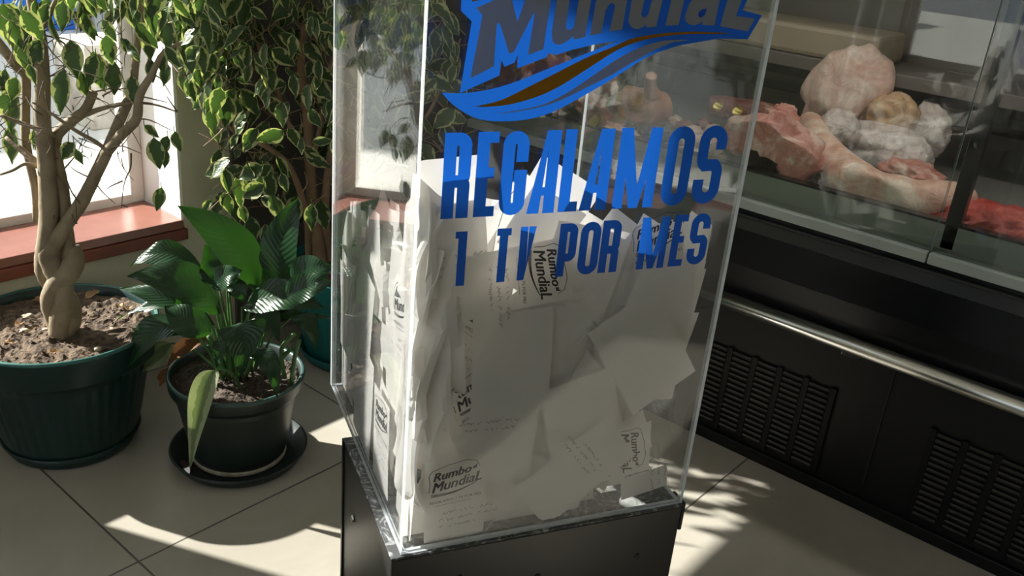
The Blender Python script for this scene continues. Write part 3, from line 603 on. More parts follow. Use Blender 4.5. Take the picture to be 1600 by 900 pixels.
def build_ink():
    for s, z, dy, dx, sx in (('Rumbo', .0165, .0395, -.005, 1.0), ('al', .0075, .047, .0235, 1.0), ('MundiaL', .0195, .0245, .001, .95)):
        v2, f2 = text2d(s, z, .25, 0)
        for e_ in (-.00055, -.0002, .0002, .00055): ink_add(v2, f2, dx + e_, dy + abs(e_), .12, 0, sx)
    for k in range(3):
        p = [(-.031 + .0 * k, .0185 - k * .0016)] + [(-.031 + i / 12 * .058, .0185 - k * .0016 - .0055 * math.sin(i / 12 * math.pi * .9) + i / 12 * .0105 + k * .0016 * i / 12) for i in range(1, 13)]
        ink_strokes([p], .0009, 0)
    ink_strokes([[(-.034, .022), (-.0325, .034), (-.034, .046), (-.030, .052), (-.01, .058), (.012, .0615), (.026, .058), (.030, .05)]], .0008, 0)
    v2, f2 = text2d('REGALAMOS 1 TV POR MES', .0054, .2, 0); ink_add(v2, f2, 0, .0055, .03, 0, 1.0)
    random.seed(3)
    ink_strokes([[(-.026 + i * .0016, .0005 + .0008 * (i % 2) + i * .00005) for i in range(30)]], .0004, 0)
    for k, (yy, ln) in enumerate(((-.012, 20), (-.022, 24), (-.032, 16))):
        x = -.02; p = []
        for i in range(ln * 3):
            p.append((x, yy + random.uniform(-.0022, .0028))); x += .0007 + random.random() * .0004
            if random.random() < .1: ink_strokes([p], .00045, 1) if len(p) > 2 else None; p = []; x += .002
        if len(p) > 2: ink_strokes([p], .00045, 1)
build_ink()
print('ink faces', len(INK[1]))
HINK = ([v for v in INK[0]], [f for f, mi in zip(INK[1], INK[2]) if mi == 1], [1] * sum(INK[2]))
UMIN, UMAX, VMAX = BT * .6 + .001, BW - BT * .8 - .001, BD - BT - .001
def heap_top(u, v): return max(.05, (.455 - .25 * max(0, u - .06) - .12 * max(0, u - .25)) - .50 * v)
TN = [0]
def ticket(u, v, h, face, spin, tilt=(0, 0), bend=.0, baxis=0, layer=0, ink=0, label=None, group=None, seed=0, size=(TW, TL), folds=2, flat=0):
    """face 'F' lies on the front panel, 'L' on the left panel, 'T' on top of the heap, 'R' right panel"""
    rnd = random.Random(seed * 7919 + 13)
    if face == 'F': X, Y, Nn = V((1, 0, 0)), V((0, 0, 1)), V((0, -1, 0))
    elif face == 'L': X, Y, Nn = V((0, -1, 0)), V((0, 0, 1)), V((-1, 0, 0))
    elif face == 'R': X, Y, Nn = V((0, 1, 0)), V((0, 0, 1)), V((1, 0, 0))
    else: X, Y, Nn = V((1, 0, 0)), V((0, 1, 0)), V((0, 0, 1))
    R_ = Matrix.Rotation(spin, 3, Nn); X = R_ @ X; Y = R_ @ Y
    R_ = Matrix.Rotation(tilt[0], 3, X) @ Matrix.Rotation(tilt[1], 3, Y); X = R_ @ X; Y = R_ @ Y; Nn = R_ @ Nn
    fl = []
    for k in range(folds):
        a = rnd.uniform(0, 2 * math.pi); fl.append((math.cos(a), math.sin(a), rnd.uniform(.005, .045), rnd.uniform(-.5, .5)))
    ba = (math.cos(baxis), math.sin(baxis)); ph = rnd.uniform(-1, 1); wob = .12 if flat else rnd.uniform(.3, 1)
    C = V((u, v, h)); lay = layer * .00075
    def P(a, b, lift=0):
        s_ = a * ba[0] + b * ba[1]; z = bend * (1 - (s_ / .06) ** 2) + .0022 * wob * math.sin(a * 60 + b * 35 + ph * 5)
        for fx, fy, fc, fk in fl: z += fk * max(0, a * fx + b * fy - fc)
        p = C + X * a + Y * b + Nn * (z + lift)
        if face == 'F': p.y = max(p.y, BT + .0008 + lay - lift)
        elif face == 'L': p.x = max(p.x, UMIN + lay - lift)
        elif face == 'R': p.x = min(p.x, UMAX - lay + lift)
        p.x = min(max(p.x, UMIN), UMAX); ym = BT + .0006
        if face != 'F': k_ = min(1, max(0, (p.x - .018) / .02)); ym = BT + .001 + .019 * k_ * k_ * (3 - 2 * k_)
        p.y = min(max(p.y, ym), VMAX)
        if p.z < .005: p.z = .005 + (.005 - p.z) * .03
        return box(p.x, p.y, p.z)
    m = MB(); nx, ny = 8, 13; w_, l_ = size
    for j in range(ny + 1):
        for i in range(nx + 1): m.v.append(P((i / nx - .5) * w_, (j / ny - .5) * l_))
    for j in range(ny):
        for i in range(nx): a = j * (nx + 1) + i; m.f.append((a, a + 1, a + nx + 2, a + nx + 1)); m.m.append(0)
    o = m.build('raffle_ticket', M['paper'], smooth=(folds < 1))
    if group:
        hz = 'low' if h < .15 else ('halfway up' if h < .29 else 'high up')
        if face == 'F': wh = hz + ' at the ' + ('left' if u < .13 else 'middle' if u < .26 else 'right')
        elif face in 'LR': wh = hz + ' towards the ' + ('front' if v < .2 else 'back')
        else: wh = ('front' if v < .2 else 'back') + ' ' + ('left' if u < .13 else 'middle' if u < .26 else 'right')
        label = label + ', ' + wh; group = group + ', ' + wh
        if ink: label = label.replace('plain', 'printed'); group = group.replace('blank', 'printed')
    tag(o, label or 'plain', 'ticket', group)
    if ink:
        src = INK if ink == 1 else HINK
        m = MB()
        for a, b in src[0]: m.v.append(P(a, b, .00035))
        m.f = list(src[1]); m.m = list(src[2]); pr = m.build('printing', [M['ink'], M['pen']], None)
        pr.location = pr.location - o.location; pr.parent = o
    TN[0] += 1; return o
rr = random.Random(11); sidx = 0
G = {'F': ('plain white raffle ticket pressed against the front panel', 'blank tickets against the front panel'),
     'L': ('plain white raffle ticket standing against the left panel', 'blank tickets against the left panel'),
     'R': ('plain white raffle ticket by the right edge of the heap', 'blank tickets at the right side of the heap'),
     'T': ('plain curled white raffle ticket lying on top of the heap', 'blank tickets on top of the heap')}
def rmax(h): return .372 if h > .2 else .372 - (.2 - h) * .45 if h > .06 else .33
# front: four staggered layers
for lay in range(5):
    nrow = 5
    for r_ in range(nrow):
        for c_ in range(4):
            h = .045 + r_ * .088 + rr.uniform(-.025, .025) + (lay % 2) * .02; u = .045 + c_ * .09 + rr.uniform(-.025, .025) + (lay % 2) * .03
            if h > heap_top(u, 0) - .02 or u > rmax(h) - .02 or (u < .14 and lay > 0) or (h > .33 and lay > 0): continue
            sidx += 1
            ticket(u, BT + .004 + lay * .011, h, 'F', rr.uniform(0, 2 * math.pi), (rr.uniform(-.4, .4), rr.uniform(-.4, .4)), rr.uniform(-.008, .02), rr.uniform(0, 3.1),
                   22 + lay * 10 + rr.uniform(0, 10), 0, *G['F'], seed=sidx, folds=rr.choice((1, 2, 3, 4)), size=(TW * rr.uniform(.95, 1.15), TL * rr.uniform(.9, 1.15)))
for lay in range(4):
    for r_ in range(5):
        for c_ in range(5):
            h = .05 + r_ * .088 + rr.uniform(-.025, .025); v = .05 + c_ * .082 + rr.uniform(-.025, .025)
            if h > heap_top(0, v) - .0 or v > .40 or (v < .16 and lay > 0): continue
            sidx += 1
            ticket(UMIN + .004 + lay * .014, v, h, 'L', rr.uniform(-.45, .45) + (math.pi if rr.random() < .5 else 0), (rr.uniform(-.25, .25), rr.uniform(-.5, .5)), rr.uniform(-.01, .02), rr.uniform(-.4, .4),
                   8 + lay * 12 + rr.uniform(0, 12), 0, *G['L'], seed=sidx, folds=rr.choice((0, 1, 2)), size=(TW * rr.uniform(.9, 1.1), TL * rr.uniform(.9, 1.2)))
for r_ in range(4):
    for c_ in range(4):
        h = .05 + r_ * .08; v = .07 + c_ * .09
        if h > heap_top(.34, v): continue
        sidx += 1; ticket(rmax(h) - .03 - rr.uniform(0, .03), v, h, 'R', rr.uniform(0, 6.28), (rr.uniform(-.5, .5), rr.uniform(-.5, .5)), rr.uniform(-.01, .02), rr.uniform(0, 3), r_ * 3 + c_, 0, *G['R'], seed=sidx)
for r_ in range(7):
    for c_ in range(7):
        u = .035 + c_ * .053 + rr.uniform(-.015, .015); v = .035 + r_ * .055 + rr.uniform(-.015, .015)
        h = heap_top(u, v) - rr.uniform(.0, .03) - .01 - .09 * max(0, 1 - v / .16)
        if rr.random() < .25 or (u < .10 and v < .14): continue
        sidx += 1
        steep = rr.random() < .35
        ticket(u, v, h - (.03 if steep else 0), 'T', rr.uniform(0, 6.28), (rr.uniform(-.5, .5) + (rr.choice((-1, 1)) * rr.uniform(.4, .9) if steep else .35), rr.uniform(-.4, .4)), rr.uniform(-.012, .02), rr.uniform(0, 3), 0, 1 if rr.random() < .12 else 0, *G['T'], seed=sidx, folds=rr.choice((1, 2, 2)))
# tickets one can single out
D2 = math.radians
FO = [0]
def ft(x, y, spin, ink, label, **k):
    # stacked from the panel inwards in the order written
    u, h = Fp(x, y); global sidx; sidx += 1; FO[0] += 1; L_ = k.pop('dl', 0) + FO[0] * 1.15
    ticket(u, BT + .0008 + L_ * .00075, h, 'F', D2(spin), k.pop('tilt', (0, 0)), k.pop('bend', .0), k.pop('baxis', 0), L_, ink, label, None, seed=900 + sidx, folds=k.pop('folds', 0), flat=1, **k)
ft(714, 792, 2, 1, 'upright printed ticket in the bottom left corner of the front panel')
ft(812, 440, -82, 1, 'printed ticket lying on its side below the letters TV')
ft(1012, 760, 100, 2, 'curled ticket with a dark mark lying lowest at the bottom right corner', size=(.035, .07), folds=1)
ft(905, 745, 128, 2, 'diagonal ticket with handwriting near the bottom right of the front panel', size=(.085, .15))
ft(950, 722, -84, 1, 'small printed ticket turned sideways near the bottom right corner')
ft(806, 578, 3, 0, 'large blank ticket in the middle left with a straight upright left edge', size=(.10, .14))
ft(790, 690, 178, 2, 'faintly written ticket just above the bottom left printed one', size=(.09, .13), folds=1)
ft(918, 668, 14, 0, 'smooth blank ticket in the centre right with a slanting top edge', size=(.10, .13))
ft(1015, 560, 33, 0, 'broad smooth blank ticket slanting at the right side of the front panel', size=(.10, .15), folds=1)
ft(700, 398, 8, 2, 'handwritten ticket behind the numeral 1', size=(.10, .10), folds=1)
ft(690, 335, 4, 0, 'tall blank ticket at the top left of the heap behind the letter R', size=(.09, .11), folds=1, tilt=(.1, .1))
ft(770, 655, 28, 1, 'tilted printed ticket at the left of the front panel showing only a logo corner')
ft(1045, 470, -18, 0, 'blank ticket at the upper right corner of the heap with a ragged right edge', size=(.085, .11), folds=2)
ft(880, 535, 38, 0, 'blank ticket lying diagonally in the middle of the front panel', size=(.09, .15), folds=2)
ft(745, 540, -40, 1, 'printed ticket turned diagonally below the letter T')
ft(920, 440, -12, 0, 'wide blank ticket behind the word POR', size=(.10, .12), folds=2)
for i_, (x, y, tz, L_) in enumerate([(652, 500, -1.1, .15), (662, 380, -.9, .14), (655, 640, -1.0, .15), (672, 560, -.8, .14), (650, 740, -1.15, .14), (668, 690, -.7, .12), (684, 610, -.6, .13), (690, 480, -.5, .12), (645, 420, -1.2, .13), (700, 560, -.35, .12)]):
    u_, h_ = Fp(x, y); sidx += 1
    ticket(max(u_, .012), BT + .020 + .004 * (i_ % 3), h_, 'F', D2((-8, 5, 12, -14, 3)[i_ % 5]), (.1 * (i_ % 3 - 1), tz), .008 + .004 * (i_ % 3), .2 * i_, 1 + (i_ % 4), 0,
           'sunlit creased ticket standing edge-on by the near box corner, ' + ('third from the bottom', 'just below the top', 'low beside the corner edge', 'mid height and turned right', 'lowest of all', 'beside the low printed ticket', 'left of the logo corner ticket', 'left of the numeral 1', 'high against the corner', 'right of the bright strips')[i_], None, seed=3000 + i_, folds=2, size=(.055 + .008 * (i_ % 3), L_))
ft(850, 770, 75, 0, 'blank ticket lying lengthwise along the bottom edge', size=(.08, .15), folds=2)
ft(875, 372, 60, 1, 'printed ticket rising at the heap top behind the letters AL', dl=20)
ft(968, 405, -35, 0, 'bright blank ticket corner between the words POR and MES', size=(.05, .09), dl=20)
ft(1052, 425, 12, 1, 'faintly printed ticket at the heap top behind the word MES', dl=14, size=(.07, .10))
def lt(x, y, spin, layer, ink, label, **k):
    v, h = Lp(x, y); global sidx; sidx += 1
    ticket(UMIN + .0015 + layer * .0005, v, h, 'L', D2(spin), (0, 0), k.pop('bend', .0), 0, layer, ink, label, None, seed=1900 + sidx, folds=k.pop('folds', 0), flat=1, **k)
lt(588, 690, 3, 0, 1, 'printed ticket standing upright low against the left panel')
lt(560, 620, 176, 1, 0, 'long smooth blank ticket against the lower left panel', size=(.10, .16))
lt(560, 500, 170, 1.5, 0, 'tall blank ticket at the back of the left panel', size=(.09, .16))
lt(618, 520, 12, 3, 1, 'printed ticket behind the near box corner showing its logo', folds=1)
print('tickets', TN[0])
# ------------------------------------------------------------------ pots and saucers
def saucer(c, r, label, m_, h=.035):
    m = MB(); p = [(0, .0), (r * .86, .0), (r * .90, .003), (r, h), (r * 1.0 - .004, h + .001), (r * .88, .006), (0, .006)]
    m.lathe(p, (c[0], c[1], .0005), 72); return tag(m.build('plant_saucer', m_, smooth=True), label, 'saucer')
def pot(parent, c, z0, h, rb, rt, rim_h, m_, rim_m, flutes=40, fd=.0028, soil=.03, nm='pot'):
    m = MB(); zt = z0 + h; k = (rt - rb) / h
    prof = [(0, z0), (rb - .006, z0), (rb, z0 + .004)]
    for i in range(1, 8): z = z0 + .004 + (h - rim_h - .006) * i / 7; prof.append((rb + k * (z - z0) * .92, z))
    n = len(prof); ro = rt
    prof += [(ro - .002, zt - rim_h), (ro, zt - rim_h + .004), (ro + .002, zt - .006), (ro + .003, zt - .001), (ro - .0005, zt + .0015), (ro - .006, zt - .001), (ro - .010, zt - soil - .01), (ro - .012, zt - soil - .03)]
    mi = [0] * (n + 2) + [1] * 3 + [0] * 3
    m.lathe(prof, (c[0], c[1], 0), 160, [mi[min(i, len(mi) - 1)] for i in range(len(prof) - 1)], (4, 8, flutes, fd) if flutes else None)
    m.build(nm, [m_, rim_m], parent, smooth=True)
    # soil
    m = MB(); R = ro - .009; nr, ns = 26, 84; zz = zt - soil
    m.v.append(V((c[0], c[1], zz + .008)))
    for i in range(1, nr + 1):
        for j in range(ns):
            a = 2 * math.pi * j / ns; r = R * i / nr; x, y = c[0] + r * math.cos(a), c[1] + r * math.sin(a)
            q = V((x, y, 0)); m.v.append(V((x, y, zz + .010 * (1 - (i / nr) ** 2) + .010 * noise.noise(q * 18) + .006 * noise.noise(q * 55) + .004 * noise.noise(q * 140))))
    for j in range(ns): m.f.append((0, 1 + j, 1 + (j + 1) % ns)); m.m.append(0)
    for i in range(nr - 1):
        for j in range(ns): a = 1 + i * ns + j; b = 1 + i * ns + (j + 1) % ns; m.f.append((a, a + ns, b + ns, b)); m.m.append(0)
    # crumbs of soil
    for k_ in range(260):
        a = random.uniform(0, 6.28); r = R * math.sqrt(random.random()) * .96; s_ = random.uniform(.0015, .0045); q = V((c[0] + r * math.cos(a), c[1] + r * math.sin(a), zz + .004 + .009 * (1 - (r / R) ** 2)))
        n0 = len(m.v); m.v += [q + V((random.uniform(.6, 1.2) * s_ * dx, random.uniform(.6, 1.2) * s_ * dy, random.uniform(.6, 1.1) * s_ * dz)) for dx, dy, dz in ((1, 0, 0), (0, 1, 0), (-1, 0, 0), (0, -1, 0), (0, 0, 1), (0, 0, -1))]
        for f in ((0, 1, 4), (1, 2, 4), (2, 3, 4), (3, 0, 4), (1, 0, 5), (2, 1, 5), (3, 2, 5), (0, 3, 5)): m.f.append(tuple(n0 + i for i in f)); m.m.append(0)
    m.build('soil', M['soil'] if flutes else M['soil_wet'], parent, smooth=False)
# ------------------------------------------------------------------ leaf helper
def leaf(m, base, tip, nrm, width, droop=0, fold=.25, nl=6, nw=2, prof='ficus', mid=None, wave=0):
    base, tip = V(base), V(tip); d = tip - base; L = d.length
    if L < 1e-5: return
    d.normalize(); nrm = V(nrm); side = d.cross(nrm)
    if side.length < 1e-4: side = d.orthogonal()
    side.normalize(); up = side.cross(d).normalized(); n0 = len(m.v)
    for i in range(nl + 1):
        t_ = i / nl
        if prof == 'ficus': wv = (math.sin(math.pi * min(1, t_ * 1.02) ** .82)) ** .8 if 0 < t_ < 1 else 0; wv = max(wv * (1 - .35 * t_ ** 3), .0) + (.06 if t_ > .85 else 0) * (1 - t_) * 3
        else: wv = (math.sin(math.pi * t_ ** .8)) ** .85 if 0 < t_ < 1 else 0
        if mid is None: c = base + d * (L * t_) - V((0, 0, 1)) * droop * t_ * t_ + up * 0
        else: mm = V(mid) * 2 - (base + tip) * .5; c = base * (1 - t_) ** 2 + mm * 2 * t_ * (1 - t_) + tip * t_ * t_
        for j in range(-nw, nw + 1):
            s_ = j / nw; wz = wave * math.sin(t_ * 11 + s_ * 2) * abs(s_)
            m.v.append(c + side * (width / 2 * wv * s_) + up * (abs(s_) * width * .5 * fold * wv + wz)); m.u.append((s_, t_))
    k = 2 * nw + 1
    for i in range(nl):
        for j in range(k - 1): a = n0 + i * k + j; m.f.append((a, a + 1, a + k + 1, a + k)); m.m.append(0)
def tubeu(m, *a, **k):
    m.tube(*a, **k); m.u += [(0, 0)] * (len(m.v) - len(m.u))
def wpath(pts, c, n=5):
    P = [Hp(p[0], p[1], c, p[2] if len(p) > 2 else 0) for p in pts]; o = []
    for i in range(len(P) - 1):
        p0, p1, p2, p3 = P[max(i - 1, 0)], P[i], P[i + 1], P[min(i + 2, len(P) - 1)]
        for k in range(n):
            f = k / n; o.append(.5 * ((2 * p1) + (p2 - p0) * f + (2 * p0 - 5 * p1 + 4 * p2 - p3) * f * f + (3 * p1 - p0 - 3 * p2 + p3) * f ** 3))
    return o + [P[-1]]
def lerp_r(r, n): return [r[0] + (r[-1] - r[0]) * i / (n - 1) for i in range(n)] if len(r) == 2 else [r[min(int(i / (n - 1) * (len(r) - 1)), len(r) - 2)] * (1 - (i / (n - 1) * (len(r) - 1) - min(int(i / (n - 1) * (len(r) - 1)), len(r) - 2))) + r[min(int(i / (n - 1) * (len(r) - 1)), len(r) - 2) + 1] * (i / (n - 1) * (len(r) - 1) - min(int(i / (n - 1) * (len(r) - 1)), len(r) - 2)) for i in range(n)]

# ------------------------------------------------------------------ big ficus (left)
C1 = (.712, 1.735)
saucer(C1, .138, 'dark green saucer under the big fluted pot at the left', M['pot_dark'], .03)
t = thing('potted_ficus', (C1[0], C1[1], .007), 'large variegated weeping fig with braided trunk in a dark green fluted pot', 'potted plant')
pot(t, C1, .007, .272, .128, .187, .062, M['pot_dark'], M['rim_dark'], 44, .004, .018)
C1T = Hp(97, 515, C1, -.03); C1h = (C1T.x, C1T.y)
tr = MB()
# braided trunk strands
for pts, rad in (([(100, 528, 0), (88, 492, .0), (80, 468, -.012), (92, 440, -.02), (108, 425, -.01), (116, 405, .005), (112, 385, .01)], [.024, .023, .020, .020, .022, .020, .015]),
                 ([(98, 528, .005), (108, 495, .0), (106, 468, .006), (90, 452, .012), (76, 432, .01), (72, 408, -.002), (75, 375, -.01), (76, 330, -.005), (74, 280, 0), (70, 230, 0), (66, 180, 0), (66, 120, 0), (62, 60, .02), (50, 5, .03), (44, -80, .04)], [.024, .024, .019, .019, .022, .021, .018, .0165, .015, .0145, .0135, .012, .009, .007]),
                 ([(94, 528, -.005), (96, 495, -.014), (100, 470, -.02), (97, 445, -.018), (84, 420, -.012), (76, 395, -.012), (90, 372, -.014), (104, 350, -.006), (128, 315, 0), (146, 280, 0), (166, 238, 0)], [.023, .022, .018, .019, .020, .019, .015, .013, .0125, .0115, .011]),
                 ([(108, 402, .005), (103, 350, .01), (98, 305, .014), (88, 280, .012), (62, 258, .015), (40, 240, .02), (10, 215, .03)], [.015, .012, .0105, .009, .008, .006, .005]),
                 ([(103, 330, .014), (98, 290, .02), (90, 250, .02), (88, 214, .02), (110, 190, .018), (133, 172, .015), (146, 144, .012)], [.011, .0105, .010, .0105, .010, .009, .008]),
                 ([(58, 345, .03), (56, 300, .03), (48, 262, .035), (40, 220, .04), (40, 170, .045), (40, 120, .05), (26, 104, .05), (0, 70, .05), (-40, 20, .06)], [.008, .0085, .008, .0085, .008, .0085, .009, .0085, .008]),
                 ([(166, 238, 0), (178, 210, .01), (197, 165, .02), (207, 135, .03), (214, 70, .03), (222, 15, .03), (232, -60, .03)], [.0105, .010, .0095, .008, .0075, .007, .006]),
                 ([(166, 238, 0), (188, 212, -.01), (213, 186, -.02), (218, 150, -.02), (236, 118, -.02), (258, 80, -.02), (290, 64, -.02)], [.0105, .0095, .0085, .0075, .006, .0045, .003]),
                 ([(135, 178, .015), (165, 168, .01), (200, 161, .0), (240, 163, 0), (277, 175, 0)], [.0055, .004, .003, .0022, .0012]),
                 ([(40, 115, .05), (44, 90, .04), (60, 50, .02), (74, 30, 0), (92, -10, 0)], [.006, .006, .006, .005, .004]),
                 ([(168, 236, 0), (150, 222, -.01), (120, 205, -.02), (95, 188, -.02), (70, 170, -.02), (50, 160, -.03)], [.004, .004, .0035, .003, .002, .0015]),
                 ([(88, 214, .02), (70, 205, -.01), (40, 195, -.02), (0, 180, -.03)], [.006, .005, .004, .003]),
                 ([(62, 262, .01), (40, 256, -.01), (20, 266, -.02), (0, 273, -.03)], [.004, .0035, .003, .0022])):
    p = wpath(pts, C1h); tr.tube(p, lerp_r(rad, len(p)), 12, jit=.03)
tr.build('trunk', M['bark'], t, smooth=True)
tw = MB(); rt_ = random.Random(5)
def twig(m, pts, c, r0=.0018, r1=.0006, seg=5):
    p = wpath(pts, c, 3)
    mxy = max(q.y for q in p)
    if mxy > 1.89: p = wpath([(q[0], q[1], (q[2] if len(q) > 2 else 0) - (mxy - 1.87) / HV.y) for q in pts], c, 3)
    m.tube(p, lerp_r([r0, r1], len(p)), seg)
for pts in ([(146, 280), (120, 268), (107, 258)], [(146, 280), (160, 300), (180, 318)], [(205, 240), (204, 262), (196, 280), (192, 300), (190, 325)], [(191, 283), (175, 290), (165, 296)], [(190, 320), (200, 324)],
            [(170, 235), (190, 228), (220, 240)], [(215, 186), (235, 188), (270, 205)], [(218, 150), (240, 155), (262, 160)], [(277, 175), (260, 150)], [(230, 105), (235, 60), (228, 20)], [(258, 80), (270, 95), (300, 110)],
            [(66, 130), (80, 118), (120, 95)], [(110, 78), (92, 62), (60, 48), (120, 28), (150, 12)], [(60, 55), (100, 60), (135, 72)], [(66, 180), (52, 170), (40, 150)], [(188, 40), (190, 60), (188, 0)],
            [(70, 60), (80, 80), (110, 110)], [(140, 145), (165, 140), (190, 134)], [(10, 40), (20, 80), (6, 110)], [(101, 263), (120, 240), (130, 215)], [(125, 318), (112, 300), (104, 280), (98, 268)], [(113, 335), (120, 350), (117, 300)],
            [(88, 330), (84, 338), (86, 360)], [(60, 125), (95, 115), (120, 118)], [(160, 150), (175, 142), (192, 138)], [(236, 118), (250, 122), (268, 150)], [(300, 110), (285, 118), (262, 92)]):
    twig(tw, [(x, y, rt_.uniform(-.03, .03)) for x, y in pts], C1h)
for k in range(150):
    x, y = rt_.uniform(-10, 200), rt_.uniform(30, 250); o_ = rt_.uniform(-.07, .07); a = rt_.uniform(0, 6.28); l = rt_.uniform(12, 42)
    twig(tw, [(x, y, o_), (x + l * .5 * math.cos(a) + rt_.uniform(-6, 6), y + l * .5 * math.sin(a), o_), (x + l * math.cos(a), y + l * math.sin(a) + rt_.uniform(-5, 8), o_ + .01)], C1h, .0011, .0005, 4)
tag(tw.build('dead_twigs', M['twig'], t), kind='stuff')
lf = MB()
def fleaf(m, x, y, ln, ang, c, off, rnd, wr=.5, face=None):
    # hanging leaf: base pixel, length in px, ang measured from straight down
    ln *= 1.22
    b = Hp(x, y, c, off)
    while b.y > 1.86: off -= .04; b = Hp(x, y, c, off)
    e = Hp(x + ln * math.sin(ang), y + ln * math.cos(ang), c, off + rnd.uniform(-.012, .012)); L = (e - b).length
    nr = V((-HV.x + rnd.uniform(-.8, .8), -HV.y + rnd.uniform(-.8, .8), rnd.uniform(-.1, .7)))
    if face is not None: nr = V((-HV.x + face, -HV.y, .3))
    leaf(m, b, e, nr, L * wr, 0, rnd.uniform(.1, .5), 7, 2, wave=rnd.uniform(.0005, .003))
    m.tube([b + V((0, 0, .010)), b], [.0006, .0008], 4); m.u += [(0, .5)] * 8
for (x, y, ln, a) in ((20, 135, 60, 0), (18, 195, 52, .1), (36, 20, 50, .1), (5, 5, 60, .2), (15, 30, 42, .3), (8, 108, 40, .1), (25, 120, 32, -.2), (50, 55, 45, .2), (62, 60, 42, -.2), (55, 0, 32, .2), (100, -10, 40, .2), (110, 62, 52, .15),
                      (100, 108, 60, .0), (126, 112, 38, .2), (145, 80, 55, .25), (150, 85, 45, -.3), (160, 30, 35, .5), (165, 55, 40, .3), (178, 95, 45, .1), (205, 118, 45, .2), (190, 60, 28, .6), (212, 35, 45, .7), (232, 38, 48, .1), (250, 10, 60, .3), (262, 42, 36, .3), (295, 55, 50, .1),
                      (236, 92, 32, .1), (262, 100, 30, -.1), (255, 82, 28, 0), (225, 195, 26, .9), (240, 215, 42, .1), (262, 212, 28, -.2), (272, 205, 28, .3), (260, 235, 24, 0), (252, 292, 32, -.1), (60, 200, 28, -.3), (115, 222, 28, -.5), (118, 232, 24, .5),
                      (205, 75, 22, .5), (198, 70, 24, .9), (312, 70, 40, .2), (320, 25, 44, .1), (30, 60, 50, .3), (45, 100, 28, .3), (130, 20, 40, .5), (75, 5, 30, -.2), (270, -5, 45, .2), (300, 5, 45, 0)):
    fleaf(lf, x, y, ln, a + rt_.uniform(-.1, .1), C1h, rt_.uniform(-.05, .03), rt_, rt_.uniform(.48, .6), rt_.uniform(-.5, .5))
for k in range(230):
    x = rt_.uniform(-60, 330); y = rt_.uniform(-330, 80) if k > 55 else rt_.uniform(-40, 110)
    if y > 20 and rt_.random() < .5: y -= 60
    if 60 < x < 250 and y > 35: continue
    if 40 < x < 200 and y > 0 and rt_.random() < .6: continue
    if x < 90 and y < -15: continue
    fleaf(lf, x, y, rt_.uniform(24, 50), rt_.gauss(.05, .5), C1h, rt_.uniform(-.12, .14), rt_, rt_.uniform(.42, .6))
lf.build('foliage', M['ficus_leaf'], t, smooth=True)

# ------------------------------------------------------------------ back ficus in teal pot
C2 = (1.43, 1.655)
saucer(C2, .150, 'teal saucer under the ribbed teal pot behind the clear box', M['pot_teal'], .03)
t = thing('potted_ficus', (C2[0], C2[1], .007), 'bushy variegated weeping fig in a bright teal ribbed pot by the dark wall', 'potted plant')
pot(t, C2, .007, .25, .130, .178, .05, M['pot_teal'], M['pot_teal'], 36, .004, .018)
tr = MB()
for pts, rad in (([(505, 505, 0), (500, 430, -.01), (497, 380, 0), (490, 330, .01), (484, 250, 0), (480, 180, 0), (470, 100, 0), (480, 20, 0), (500, -80, 0)], [.019, .018, .016, .014, .012, .010, .008, .006]),
                 ([(520, 505, 0), (515, 430, .01), (510, 370, .01), (508, 320, 0), (515, 250, 0), (530, 180, 0), (545, 90, 0), (560, 0, 0)], [.014, .012, .011, .010, .009, .007, .005]),
                 ([(492, 505, 0), (484, 430, .0), (482, 380, 0), (478, 330, -.02), (455, 265, -.02), (425, 235, -.04), (380, 210, -.05), (340, 188, -.06)], [.011, .010, .009, .008, .007, .005, .003]),
                 ([(484, 270, 0), (500, 200, 0), (505, 150, .02), (520, 90, 0), (540, 40, 0)], [.007, .006, .005, .003]),
                 ([(478, 240, 0), (450, 190, 0), (430, 130, 0), (400, 60, 0), (390, -20, 0)], [.007, .006, .005, .003]),
                 ([(530, 190, 0), (580, 130, 0), (630, 60, 0), (660, -20, 0)], [.007, .006, .005, .003]),
                 ([(520, 250, 0), (600, 230, 0), (660, 190, 0), (700, 110, 0), (720, 60, 0)], [.006, .005, .004, .002])):
    p = wpath(pts, C2); tr.tube(p, lerp_r(rad, len(p)), 10, jit=.04)
tr.build('trunk', M['bark2'], t, smooth=True)
tw = MB()
for k in range(230):
    x, y = rt_.uniform(340, 740), rt_.uniform(-20, 330); o_ = rt_.uniform(-.15, .12); a = rt_.uniform(0, 6.28); l = rt_.uniform(18, 60)
    twig(tw, [(x, y, o_), (x + l * .5 * math.cos(a) + rt_.uniform(-8, 8), y + l * .5 * math.sin(a), o_), (x + l * math.cos(a), y + l * math.sin(a) + rt_.uniform(-5, 8), o_ + .01)], C2, .0016, .0007, 4)
tag(tw.build('fine_twigs', M['bark2'], t), kind='stuff')
lf = MB()
def inreg(x, y):
    if y < 60: lo, hi = 262, 700
    elif y < 180: lo, hi = 285, 715
    elif y < 260: lo, hi = 320 , 700
    elif y < 330: lo, hi = 338, 560
    else: lo, hi = 345, 420
    return lo < x < hi
n = 0
while n < 950:
    x = rt_.uniform(255, 720); y = rt_.uniform(-420, 320)
    if y < 0 and rt_.random() < .35: continue
    if not inreg(x, y): continue
    if y > 110 and rt_.random() < (.35 if x > 400 else .45): continue
    if x > 560 and rt_.random() < .3: continue
    if 430 < x < 520 and 60 < y < 110 and rt_.random() < .6: continue
    if 300 < x < 350 and y > 170 and rt_.random() < .75: continue
    if x > 440 and y > 235 and rt_.random() < .6: continue
    fleaf(lf, x, y, rt_.uniform(22, 42), rt_.gauss(.05, .55), C2, rt_.uniform(-.30, .17), rt_, rt_.uniform(.45, .62)); n += 1
